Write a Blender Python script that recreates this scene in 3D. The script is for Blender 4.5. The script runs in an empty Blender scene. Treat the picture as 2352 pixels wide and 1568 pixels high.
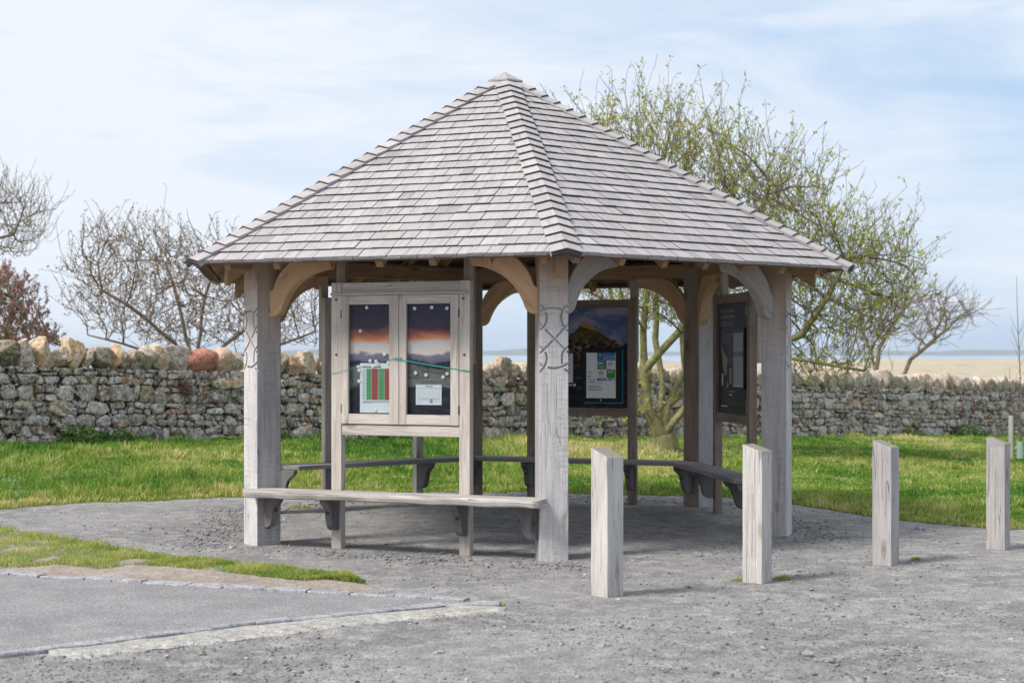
import bpy, bmesh, math, random
import numpy as np
from mathutils import Vector, Matrix, noise as mnoise
random.seed(7); rng = np.random.default_rng(11)
PI = math.pi
S = bpy.context.scene
COL = S.collection
FPX, HOR, CXP, CAMH = 3561.0, 814.0, 1176.0, 1.6     # photo calibration (2352 px wide view)
V = Vector

def smooth(a, b, x):
    t = np.clip((x - a) / (b - a), 0, 1); return t * t * (3 - 2 * t)
def gz(x, y):
    """height of the ground"""
    x = np.asarray(x, float); y = np.asarray(y, float)
    near = -0.039 * np.clip(x, -22, 26) * smooth(16.8, 24.5, y)
    # beyond the wall a low plateau of dunes, then the shore
    wy = 29.7 + x * 0.853
    far = smooth(wy + 4, wy + 45, y)
    dune = 0.98 + 0.0015 * np.clip(x, -60, 80) + 0.16 * np.sin(x * .11 + 1.3) * np.sin(y * .07) + .10 * np.sin(x * .31 + y * .05) + .05 * np.sin(x * .83 + 2.)
    z = near * (1 - far) + dune * far
    return z * (1 - smooth(150, 230, y)) - 9 * smooth(150, 230, y)
def gzf(x, y): return float(gz(x, y))
def px(xd, yd):
    """ground point seen at a display pixel (flat ground)"""
    d = CAMH * FPX / (yd - HOR)
    return ((xd - CXP) / FPX * d, d)
def pxd(xd, yd, d):
    return V(((xd - CXP) / FPX * d, d, CAMH - (yd - HOR) / FPX * d))

# ------------------------------------------------------------------ materials
def new_mat(name):
    m = bpy.data.materials.new(name); m.use_nodes = True
    nt = m.node_tree; nt.nodes.clear()
    out = nt.nodes.new('ShaderNodeOutputMaterial'); b = nt.nodes.new('ShaderNodeBsdfPrincipled')
    nt.links.new(b.outputs[0], out.inputs[0])
    return m, nt, b
def N(nt, t, **kw):
    n = nt.nodes.new('ShaderNode' + t)
    for k, v in kw.items():
        if k.startswith('i_'): n.inputs[k[2:].replace('_', ' ')].default_value = v
        else: setattr(n, k, v)
    return n
def L(nt, a, b): nt.links.new(a, b)
def c4(c): return (c[0], c[1], c[2], 1)
def ramp(nt, src, stops, interp='LINEAR'):
    r = N(nt, 'ValToRGB'); r.color_ramp.interpolation = interp
    e = r.color_ramp.elements
    while len(e) < len(stops): e.new(.5)
    for i, (p, c) in enumerate(stops):
        e[i].position = p; e[i].color = c4(c) if hasattr(c, '__len__') else (c, c, c, 1)
    L(nt, src, r.inputs[0]); return r.outputs[0]
def mix(nt, fac, a, b, mode='MIX'):
    m = N(nt, 'Mix', data_type='RGBA', blend_type=mode)
    for s, i in ((fac, 0), (a, 6), (b, 7)):
        if isinstance(s, (int, float)): m.inputs[i].default_value = s
        elif isinstance(s, tuple): m.inputs[i].default_value = c4(s)
        else: L(nt, s, m.inputs[i])
    return m.outputs[2]
def mapping(nt, vec, scale, loc=None):
    m = N(nt, 'Mapping'); m.inputs['Scale'].default_value = scale
    if loc is not None: m.inputs['Location'].default_value = loc
    L(nt, vec, m.inputs['Vector']); return m.outputs[0]
def noise(nt, vec, scale=1., detail=4., rough=.55, dist=0.):
    n = N(nt, 'TexNoise'); n.inputs['Scale'].default_value = scale; n.inputs['Detail'].default_value = detail
    n.inputs['Roughness'].default_value = rough; n.inputs['Distortion'].default_value = dist
    L(nt, vec, n.inputs['Vector']); return n.outputs[0]
def bump(nt, h, bsdf, dist, strength=1., prev=None):
    b = N(nt, 'Bump'); b.inputs['Distance'].default_value = dist; b.inputs['Strength'].default_value = strength
    L(nt, h, b.inputs['Height'])
    if prev is not None: L(nt, prev, b.inputs['Normal'])
    L(nt, b.outputs[0], bsdf.inputs['Normal']); return b.outputs[0]
def math_(nt, op, a, b=None, clamp=False):
    m = N(nt, 'Math', operation=op, use_clamp=clamp)
    for i, s in enumerate((a, b)):
        if s is None: continue
        if isinstance(s, (int, float)): m.inputs[i].default_value = s
        else: L(nt, s, m.inputs[i])
    return m.outputs[0]

def wood(name, light, dark, saw=0., warm_top=None, contrast=1., crack=.6, warm_col=(.42, .26, .14), cfreq=1.):
    m, nt, b = new_mat(name)
    at = N(nt, 'Attribute', attribute_name='gc')
    oi = N(nt, 'ObjectInfo')
    off = N(nt, 'VectorMath', operation='SCALE'); off.inputs[0].default_value = (13., 7., 5.)
    L(nt, oi.outputs['Random'], off.inputs['Scale'])
    add = N(nt, 'VectorMath', operation='ADD'); L(nt, at.outputs['Vector'], add.inputs[0]); L(nt, off.outputs[0], add.inputs[1])
    v = add.outputs[0]
    grain = noise(nt, mapping(nt, v, (4., 85., 85.)), 1., 7., .65)
    streak = noise(nt, mapping(nt, v, (1.6, 16., 16.)), 1., 5., .6, .4)
    patch = noise(nt, mapping(nt, v, (1.3, 3.5, 3.5)), 1., 3., .5)
    fine = noise(nt, mapping(nt, v, (40., 300., 300.)), 1., 2., .5)
    f = math_(nt, 'ADD', math_(nt, 'MULTIPLY', streak, .55), math_(nt, 'MULTIPLY', patch, .45))
    fr = ramp(nt, f, [(.5 - .17 / contrast, 0.), (.5 + .15 / contrast, 1.)])
    col = mix(nt, fr, dark, light)
    g = ramp(nt, grain, [(.3, .72), (.5, .97), (.7, 1.12)])
    col = mix(nt, .8, col, g, 'MULTIPLY')
    col = mix(nt, .35, col, ramp(nt, fine, [(.3, .72), (.7, 1.15)]), 'MULTIPLY')
    # drying cracks along the grain: thin contour lines of a stretched noise
    cn = noise(nt, mapping(nt, v, (.8, 17. * cfreq, 17. * cfreq), (3., 3., 3.)), 1., 2.5, .5, .3)
    cl = ramp(nt, cn, [(.478, 0.), (.4865, 1.), (.4935, 1.), (.502, 0.)])
    cm = ramp(nt, noise(nt, mapping(nt, v, (1.4, 9., 9.), (9., 1., 4.)), 1., 2.), [(.50 - .07 * (cfreq - 1), 0.), (.62 - .07 * (cfreq - 1), 1.)])
    cr = math_(nt, 'MULTIPLY', math_(nt, 'MULTIPLY', cl, cm), crack)
    col = mix(nt, cr, col, (dark[0] * .3, dark[1] * .28, dark[2] * .26))
    # knots
    vo = N(nt, 'TexVoronoi'); vo.inputs['Scale'].default_value = 1.; L(nt, mapping(nt, v, (1.9, 6., 6.)), vo.inputs['Vector'])
    kd = math_(nt, 'ADD', vo.outputs['Distance'], math_(nt, 'MULTIPLY', math_(nt, 'SUBTRACT', grain, .5), .12))
    kn = ramp(nt, kd, [(.05, .85), (.075, .35), (.10, .6), (.17, 0.)])
    col = mix(nt, kn, col, (dark[0] * .6, dark[1] * .52, dark[2] * .46))
    h = math_(nt, 'SUBTRACT', grain, math_(nt, 'MULTIPLY', cr, 1.3))
    if saw > 0:
        sn = noise(nt, mapping(nt, v, (34., 2.2, 2.2), (5., 5., 5.)), 1., 2.5, .6)
        sl = ramp(nt, sn, [(.485, 0.), (.495, 1.), (.505, 1.), (.515, 0.)])
        sm = ramp(nt, noise(nt, mapping(nt, v, (1.5, 5., 5.), (8, 8, 8)), 1., 2.), [(.42, .25), (.6, 1.)])
        slm = math_(nt, 'MULTIPLY', math_(nt, 'MULTIPLY', sl, sm), saw)
        col = mix(nt, slm, col, (dark[0] * .6, dark[1] * .58, dark[2] * .58))
        h = math_(nt, 'SUBTRACT', h, math_(nt, 'MULTIPLY', slm, .6))
    if warm_top:
        sep = N(nt, 'SeparateXYZ'); L(nt, at.outputs['Vector'], sep.inputs[0])
        wz = math_(nt, 'ADD', sep.outputs[0], math_(nt, 'MULTIPLY', math_(nt, 'SUBTRACT', streak, .5), .5))
        wf = ramp(nt, math_(nt, 'MULTIPLY', wz, .25), [(warm_top[0] / 4, 0.), (warm_top[1] / 4, .75)])
        col = mix(nt, wf, col, mix(nt, fr, tuple(x * .55 for x in warm_col), warm_col))
    L(nt, col, b.inputs['Base Color']); b.inputs['Roughness'].default_value = .82
    b.inputs['Specular IOR Level'].default_value = .25
    bump(nt, h, b, .0035, .9)
    return m

M = {}
M['oak'] = wood('weathered_oak_shaded', (.45, .43, .44), (.29, .272, .272), saw=.5, warm_top=(1.5, 2.3))  # post side faces: weathered oak, darkened to paint their shade
M['oak_lit'] = wood('sunlit_face_oak', (.63, .61, .61), (.43, .41, .41), saw=.6, warm_top=(1.75, 2.35))  # post outward faces: same oak, lightened in colour to look sunlit
M['groove_shade'] = wood('carved_groove_shade', (.46, .445, .45), (.30, .285, .285))  # shade inside the carved cuts, painted as a darker oak
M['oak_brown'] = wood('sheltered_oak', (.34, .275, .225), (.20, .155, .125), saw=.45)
M['brace'] = wood('brace_oak', (.68, .45, .27), (.46, .29, .165), contrast=.8, crack=.45)
M['brace_grey'] = wood('weathered_brace_oak', (.46, .42, .395), (.29, .26, .24), contrast=.8, crack=.5)
M['rafter'] = wood('rafter_oak', (.42, .27, .155), (.23, .14, .08))
M['board'] = wood('board_oak', (.58, .53, .485), (.38, .335, .30), contrast=1.15)
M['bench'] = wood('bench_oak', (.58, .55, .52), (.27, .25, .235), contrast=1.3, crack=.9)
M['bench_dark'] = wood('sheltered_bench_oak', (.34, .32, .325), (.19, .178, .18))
M['bracket'] = wood('bracket_oak', (.20, .185, .185), (.10, .092, .092))
M['bollard'] = wood('bollard_oak', (.58, .555, .535), (.43, .405, .385), contrast=.9, crack=.75, cfreq=2.)
M['bollard_grey'] = wood('grey_bollard_oak', (.46, .435, .43), (.32, .30, .30), contrast=1.0, crack=.8, cfreq=2.)
M['endgrain'] = wood('bollard_top', (.36, .33, .28), (.18, .16, .13), crack=.9)

def shingle_mat():
    m, nt, b = new_mat('shingle')
    at = N(nt, 'Attribute', attribute_name='gc'); rn = N(nt, 'Attribute', attribute_name='rnd')
    v = at.outputs['Vector']
    grain = noise(nt, mapping(nt, v, (3., 120., 60.)), 1., 6., .65)
    st = noise(nt, mapping(nt, v, (2., 28., 20.)), 1., 4., .6)
    col = ramp(nt, rn.outputs['Fac'], [(0., (.235, .218, .222)), (.25, (.315, .296, .303)), (.6, (.37, .349, .358)), (1., (.45, .426, .434))])
    col = mix(nt, .75, col, ramp(nt, grain, [(.3, .72), (.5, .98), (.7, 1.12)]), 'MULTIPLY')
    col = mix(nt, .75, col, ramp(nt, st, [(.3, .68), (.5, 1.), (.7, 1.1)]), 'MULTIPLY')
    tan = ramp(nt, noise(nt, mapping(nt, v, (1.5, 9., 5.), (4, 4, 4)), 1., 3.), [(.55, 0.), (.75, .4)])
    col = mix(nt, tan, col, (.40, .34, .27))
    sp = ramp(nt, noise(nt, mapping(nt, v, (26., 26., 26.)), 1., 2.), [(.72, 0.), (.76, .5)])
    col = mix(nt, sp, col, (.58, .57, .52))
    L(nt, col, b.inputs['Base Color']); b.inputs['Roughness'].default_value = .78
    b.inputs['Specular IOR Level'].default_value = .3
    bump(nt, math_(nt, 'ADD', grain, math_(nt, 'MULTIPLY', st, .6)), b, .003, .8)
    return m
M['shingle'] = shingle_mat()
M['underside'] = wood('shingle_underside', (.25, .17, .115), (.13, .085, .06))
M['butt_shade'] = wood('shingle_butt_end_shade', (.11, .10, .098), (.05, .045, .043))  # shade under each course and in the gaps, painted as near-black wood

def plain(name, col, rough=.6, metal=0., spec=.5):
    m, nt, b = new_mat(name)
    tc = N(nt, 'TexCoord')
    n = noise(nt, tc.outputs['Object'], 60., 3.)
    c = mix(nt, .25, col, ramp(nt, n, [(.3, .75), (.7, 1.2)]), 'MULTIPLY')
    L(nt, c, b.inputs['Base Color']); b.inputs['Roughness'].default_value = rough
    b.inputs['Metallic'].default_value = metal; b.inputs['Specular IOR Level'].default_value = spec
    return m
M['paper'] = plain('paper', (.92, .93, .95), .6)
M['black'] = plain('black_plastic', (.008, .009, .011), .4, 0., .2)
M['rust'] = plain('rusty_bolt', (.16, .075, .04), .8, .2)
M['plug'] = plain('dark_bolt_plug', (.05, .05, .055), .8)
M['iron'] = plain('dark_iron_bolt', (.07, .065, .065), .6, .6)
M['green'] = plain('table_green', (.16, .55, .22), .7)
M['red'] = plain('table_red', (.62, .10, .12), .7)
M['ink'] = plain('ink', (.08, .08, .10), .7)
M['greyink'] = plain('grey_ink', (.38, .38, .42), .7)
M['magnet'] = plain('magnet', (.95, .94, .86), .4)
M['string'] = plain('green_string', (.04, .36, .26), .7)
M['blue'] = plain('sign_blue', (.02, .20, .48), .5)
M['teal'] = plain('sign_teal', (.02, .30, .42), .5)
M['dgreen'] = plain('sign_green', (.01, .20, .11), .5)
M['lgreen'] = plain('sign_light_green', (.07, .30, .06), .5)
M['white'] = plain('sign_white', (.78, .78, .78), .6)
M['slate'] = plain('sign_slate', (.055, .055, .075), .3)
M['cream'] = plain('sign_cream', (.42, .40, .30), .5)
M['mapland'] = plain('map_land', (.26, .24, .10), .5)
M['purple'] = plain('sign_purple', (.12, .03, .07), .5)
M['mutetext'] = plain('muted_sign_text', (.24, .24, .28), .5)
M['mint'] = plain('sign_mint', (.10, .30, .20), .5)
M['tube'] = plain('tree_guard_green', (.45, .62, .50), .5)
M['tube_white'] = plain('tree_guard_white', (.60, .58, .52), .6)
M['castle'] = plain('printed_castle', (.34, .19, .08), .5)
M['petal'] = plain('petal', (.85, .85, .82), .7)

def glass_mat():
    m = bpy.data.materials.new('window_glass'); m.use_nodes = True; nt = m.node_tree; nt.nodes.clear()
    out = N(nt, 'OutputMaterial'); g = N(nt, 'BsdfGlossy'); g.inputs['Roughness'].default_value = .06
    t = N(nt, 'BsdfTransparent'); t.inputs[0].default_value = (.93, .95, .96, 1)
    fr = N(nt, 'Fresnel'); fr.inputs[0].default_value = 1.18
    mx = N(nt, 'MixShader'); L(nt, fr.outputs[0], mx.inputs[0]); L(nt, t.outputs[0], mx.inputs[1]); L(nt, g.outputs[0], mx.inputs[2])
    L(nt, mx.outputs[0], out.inputs[0]); return m
M['glass'] = glass_mat()

def sunset_mat():
    m, nt, b = new_mat('printed_sunset_beach')
    at = N(nt, 'Attribute', attribute_name='gc')      # gc = (height 0-1, across in m, 0)
    sep = N(nt, 'SeparateXYZ'); L(nt, at.outputs['Vector'], sep.inputs[0])
    v = mapping(nt, at.outputs['Vector'], (5., 2.2, 1.))
    nz = noise(nt, v, 1.3, 5., .6, .5)
    h = math_(nt, 'ADD', sep.outputs[0], math_(nt, 'MULTIPLY', math_(nt, 'SUBTRACT', nz, .5), .17))
    col = ramp(nt, h, [(0., (.022, .024, .038)), (.20, (.04, .042, .058)), (.285, (.03, .035, .04)), (.30, (.22, .22, .20)), (.38, (.19, .19, .18)),
                       (.43, (.20, .17, .17)), (.455, (.025, .028, .04)), (.485, (.03, .03, .05)), (.495, (.16, .16, .24)), (.545, (.27, .25, .33)),
                       (.56, (.90, .74, .64)), (.62, (.80, .74, .74)), (.65, (.95, .36, .16)), (.69, (.50, .15, .10)), (.745, (.07, .045, .08)), (1., (.018, .026, .06))])
    wv = noise(nt, mapping(nt, at.outputs['Vector'], (60., 7., 1.)), 1., 4., .6, .6)
    low = ramp(nt, sep.outputs[0], [(.42, 1.), (.46, 0.)])
    c2 = mix(nt, math_(nt, 'MULTIPLY', low, .7), col, ramp(nt, wv, [(.35, .55), (.6, 1.2), (.7, 1.9)]), 'MULTIPLY')
    L(nt, c2, b.inputs['Base Color']); b.inputs['Roughness'].default_value = .5; b.inputs['Specular IOR Level'].default_value = .15
    return m
M['sunset'] = sunset_mat()
def poster_mat(name, stops, sc, amp, rough=.35):
    m, nt, b = new_mat(name)
    at = N(nt, 'Attribute', attribute_name='gc')
    n1 = noise(nt, mapping(nt, at.outputs['Vector'], sc), 1., 6., .65, .8)
    sep = N(nt, 'SeparateXYZ'); L(nt, at.outputs['Vector'], sep.inputs[0])
    h = math_(nt, 'ADD', math_(nt, 'MULTIPLY', sep.outputs[0], 1 - amp), math_(nt, 'MULTIPLY', n1, amp))
    L(nt, ramp(nt, h, stops), b.inputs['Base Color']); b.inputs['Roughness'].default_value = .5; b.inputs['Specular IOR Level'].default_value = .12
    return m
M['psky'] = poster_mat('printed_sky', [(.3, (.55, .50, .50)), (.45, (.36, .37, .46)), (.6, (.08, .13, .32)), (.72, (.24, .27, .38)), (.85, (.03, .06, .24))], (3., 1.3, 1.), .85)
M['phill'] = poster_mat('printed_hill', [(.36, (.012, .015, .006)), (.5, (.07, .065, .02)), (.6, (.16, .085, .03)), (.7, (.04, .055, .015))], (14., 6., 1.), .9)
M['prock'] = poster_mat('printed_rocks', [(.38, (.008, .008, .010)), (.5, (.035, .025, .02)), (.62, (.30, .19, .10)), (.75, (.45, .31, .19))], (26., 20., 1.), 1.)
M['psea'] = poster_mat('printed_shore', [(.35, (.006, .007, .012)), (.5, (.018, .02, .032)), (.66, (.05, .055, .09)), (.78, (.16, .17, .25))], (16., 5., 1.), 1.)
M['pslate'] = poster_mat('printed_slate', [(.0, (.16, .17, .14)), (.10, (.035, .05, .045)), (.3, (.045, .043, .075)), (1., (.065, .065, .115))], (2., 2., 1.), .12, .6)

def stone_mat(name, cope=False, amt=1.):
    m, nt, b = new_mat(name)
    at = N(nt, 'Attribute', attribute_name='tint'); tc = N(nt, 'TexCoord'); v = tc.outputs['Object']
    col = mix(nt, 1., at.outputs['Color'], (1.07, .97, .95), 'MULTIPLY')
    n1 = noise(nt, v, 14., 6., .65); n2 = noise(nt, v, 55., 4., .6)
    col = mix(nt, .9, col, ramp(nt, n1, [(.3, .42), (.5, 1.), (.7, 1.45)]), 'MULTIPLY')
    col = mix(nt, .8, col, ramp(nt, n2, [(.3, .5), (.5, 1.), (.7, 1.25)]), 'MULTIPLY')
    # crusty pale lichen, dark stains, orange lichen, moss
    li = ramp(nt, noise(nt, v, 13., 6., .75, .6), [(.50, 0.), (.54, .85)])
    li = math_(nt, 'MULTIPLY', li, ramp(nt, n2, [(.40, .2), (.55, 1.)]))
    li = math_(nt, 'MULTIPLY', li, amt)
    col = mix(nt, li, col, (.80, .765, .73) if not cope else (.55, .53, .48))
    dk = ramp(nt, noise(nt, mapping(nt, v, (1, 1, 1), (5, 2, 7)), 24., 5., .75), [(.55, 0.), (.60, .9)])
    dk = math_(nt, 'MULTIPLY', dk, amt * (.75 if cope else 1))
    col = mix(nt, dk, col, (.035, .032, .028))
    orr = ramp(nt, noise(nt, mapping(nt, v, (1, 1, 1), (15, 2, 3)), 4.2, 3., .5), [(.66, 0.), (.68, .85)])
    orr = math_(nt, 'MULTIPLY', orr, ramp(nt, n1, [(.45, 0.), (.55, 1.)]))
    col = mix(nt, orr, col, (.50, .24, .03))
    mo = ramp(nt, noise(nt, mapping(nt, v, (1, 1, 1), (25, 12, 3)), 5.5, 4., .6), [(.65, 0.), (.72, .6)])
    col = mix(nt, mo, col, (.10, .10, .03))
    L(nt, col, b.inputs['Base Color']); b.inputs['Roughness'].default_value = .92; b.inputs['Specular IOR Level'].default_value = .2
    bump(nt, math_(nt, 'ADD', n1, math_(nt, 'MULTIPLY', n2, .5)), b, .022, .8)
    return m
M['stone'] = stone_mat('wall_stone'); M['cope'] = stone_mat('coping_stone', True); M['cope_smooth'] = stone_mat('smooth_boulder', True, .25)

def ground_like(name, c1, c2, c3, sc, bsc, bd, vor=0., big=4.):
    m, nt, b = new_mat(name)
    tc = N(nt, 'TexCoord'); v = tc.outputs['Object']
    n1 = noise(nt, v, sc[0], 5., .6); n2 = noise(nt, v, sc[1], 5., .65); n3 = noise(nt, v, bsc, 4., .7)
    col = mix(nt, ramp(nt, n1, [(.38, 0.), (.62, 1.)]), c1, c2)
    col = mix(nt, ramp(nt, n2, [(.45, 0.), (.68, .8)]), col, c3)
    col = mix(nt, .8, col, ramp(nt, n3, [(.3, .45), (.5, 1.), (.68, 1.45)]), 'MULTIPLY')
    h = n3
    if vor:
        vo = N(nt, 'TexVoronoi'); vo.inputs['Scale'].default_value = vor; L(nt, v, vo.inputs['Vector'])
        s = N(nt, 'SeparateColor'); L(nt, vo.outputs['Color'], s.inputs[0])
        col = mix(nt, .7, col, ramp(nt, s.outputs[0], [(0., .6), (.7, 1.), (.9, 1.15), (1., 1.55)]), 'MULTIPLY')
        h = math_(nt, 'ADD', n3, math_(nt, 'SUBTRACT', 1.2, vo.outputs['Distance']))
    n4 = noise(nt, mapping(nt, v, (1., 1., 1.), (7., 3., 1.)), bsc * .28, 3., .8)
    col = mix(nt, .7, col, ramp(nt, n4, [(.32, .62), (.5, 1.), (.66, 1.32)]), 'MULTIPLY')
    L(nt, col, b.inputs['Base Color']); b.inputs['Roughness'].default_value = .93; b.inputs['Specular IOR Level'].default_value = .2
    nb = bump(nt, h, b, bd, .9)
    bump(nt, n2, b, bd * big, .6, nb)
    return m
M['gravel'] = ground_like('gravel', (.19, .186, .188), (.265, .259, .26), (.385, .373, .357), (.9, 5.2), 150., .005, 120., 1.2)
M['asphalt'] = ground_like('asphalt', (.225, .22, .228), (.265, .259, .268), (.315, .308, .31), (.9, 3.), 150., .004, 130.)
M['soil'] = ground_like('soil', (.24, .20, .175), (.30, .26, .23), (.36, .315, .285), (2., 7.), 90., .006)
M['concrete'] = ground_like('concrete', (.36, .345, .325), (.43, .415, .39), (.24, .232, .225), (4., 13.), 80., .008)
M['kerb'] = ground_like('kerb_slate', (.23, .235, .26), (.32, .322, .355), (.38, .37, .355), (5., 14.), 70., .005)
M['pebble'] = ground_like('loose_stone', (.16, .158, .168), (.27, .266, .272), (.46, .45, .43), (9., 31.), 150., .002)
def pebble_mat():
    m, nt, b = new_mat('loose_chippings'); rn = N(nt, 'Attribute', attribute_name='rnd'); tc = N(nt, 'TexCoord')
    col = ramp(nt, rn.outputs['Fac'], [(0., (.15, .15, .16)), (.3, (.21, .207, .213)), (.6, (.29, .285, .285)), (.85, (.40, .385, .365)), (1., (.60, .58, .54))])
    col = mix(nt, .6, col, ramp(nt, noise(nt, tc.outputs['Object'], 120., 4.), [(.3, .6), (.7, 1.3)]), 'MULTIPLY')
    L(nt, col, b.inputs['Base Color']); b.inputs['Roughness'].default_value = .9; b.inputs['Specular IOR Level'].default_value = .2; return m
M['chip'] = pebble_mat()
M['sand'] = ground_like('shore', (.4, .35, .27), (.46, .41, .32), (.5, .44, .35), (.3, 1.), 8., .02)

def lawn_mat():
    m, nt, b = new_mat('lawn_ground')
    tc = N(nt, 'TexCoord'); v = tc.outputs['Object']
    n1 = noise(nt, v, .6, 4.); n2 = noise(nt, v, 9., 5., .7)
    g = mix(nt, ramp(nt, n1, [(.4, 0.), (.6, 1.)]), (.06, .10, .02), (.12, .15, .035))
    g = mix(nt, .8, g, ramp(nt, n2, [(.3, .5), (.7, 1.4)]), 'MULTIPLY')
    # dry dune grass beyond the wall
    sep = N(nt, 'SeparateXYZ'); L(nt, v, sep.inputs[0])
    wl = math_(nt, 'SUBTRACT', sep.outputs[1], math_(nt, 'MULTIPLY', sep.outputs[0], .853))
    f = ramp(nt, math_(nt, 'MULTIPLY', wl, .01), [(.298, 0.), (.304, 1.)])
    n3 = noise(nt, mapping(nt, v, (.9, .14, 1.)), 1., 7., .75)
    st = ramp(nt, n3, [(.3, (.20, .175, .12)), (.42, (.36, .315, .235)), (.55, (.41, .365, .28)), (.7, (.25, .225, .165))])
    L(nt, mix(nt, f, g, st), b.inputs['Base Color']); b.inputs['Roughness'].default_value = .95; b.inputs['Specular IOR Level'].default_value = .1
    bump(nt, n2, b, .03, .8); return m
M['lawn'] = lawn_mat()
def blade_mat(name, stops):
    m, nt, b = new_mat(name)
    rn = N(nt, 'Attribute', attribute_name='rnd')
    col = ramp(nt, rn.outputs['Fac'], stops)
    L(nt, col, b.inputs['Base Color']); b.inputs['Roughness'].default_value = .6; b.inputs['Specular IOR Level'].default_value = .25
    out = [n for n in nt.nodes if n.type == 'OUTPUT_MATERIAL'][0]
    tr = N(nt, 'BsdfTranslucent'); L(nt, col, tr.inputs[0])
    mx = N(nt, 'MixShader'); mx.inputs[0].default_value = .42
    L(nt, b.outputs[0], mx.inputs[1]); L(nt, tr.outputs[0], mx.inputs[2]); L(nt, mx.outputs[0], out.inputs[0])
    return m
M['blade'] = blade_mat('grass_blade', [(0., (.04, .13, .02)), (.28, (.12, .27, .035)), (.5, (.25, .365, .055)), (.72, (.46, .46, .13)), (1., (.68, .60, .30))])
M['leaf'] = blade_mat('spring_leaf', [(0., (.20, .25, .04)), (.5, (.40, .46, .07)), (.85, (.58, .60, .14)), (1., (.50, .42, .22))])
M['bud'] = blade_mat('brown_bud', [(0., (.12, .07, .045)), (.6, (.27, .17, .11)), (1., (.42, .27, .17))])
M['pinkleaf'] = blade_mat('pink_bush_leaf', [(0., (.06, .10, .035)), (.45, (.17, .22, .07)), (.6, (.28, .20, .13)), (.68, (.62, .20, .32)), (1., (.85, .38, .52))])
M['weed'] = blade_mat('weed_leaf', [(0., (.03, .09, .02)), (.7, (.08, .19, .035)), (1., (.2, .25, .06))])
def bark_mat(name, a, b_, lich, amt):
    m, nt, b = new_mat(name)
    tc = N(nt, 'TexCoord'); v = tc.outputs['Object']
    n1 = noise(nt, v, 9., 5., .65); n2 = noise(nt, v, 7.5, 6., .7, .4)
    col = mix(nt, ramp(nt, n1, [(.35, 0.), (.65, 1.)]), a, b_)
    col = mix(nt, ramp(nt, n2, [(.66 - amt, 0.), (.74 - amt, .85)]), col, lich)
    col = mix(nt, .6, col, ramp(nt, noise(nt, v, 28., 6., .7), [(.3, .4), (.5, .9), (.7, 1.4)]), 'MULTIPLY')
    L(nt, col, b.inputs['Base Color']); b.inputs['Roughness'].default_value = .9; b.inputs['Specular IOR Level'].default_value = .2
    bump(nt, n1, b, .02, .8); return m
M['bark'] = bark_mat('lichened_bark', (.16, .15, .075), (.34, .31, .15), (.46, .37, .06), .10)
M['twig'] = bark_mat('twig_bark', (.14, .115, .09), (.27, .22, .17), (.30, .25, .06), .06)
M['twig2'] = bark_mat('grey_twig_bark', (.125, .098, .076), (.24, .19, .148), (.32, .31, .09), .12)

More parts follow.
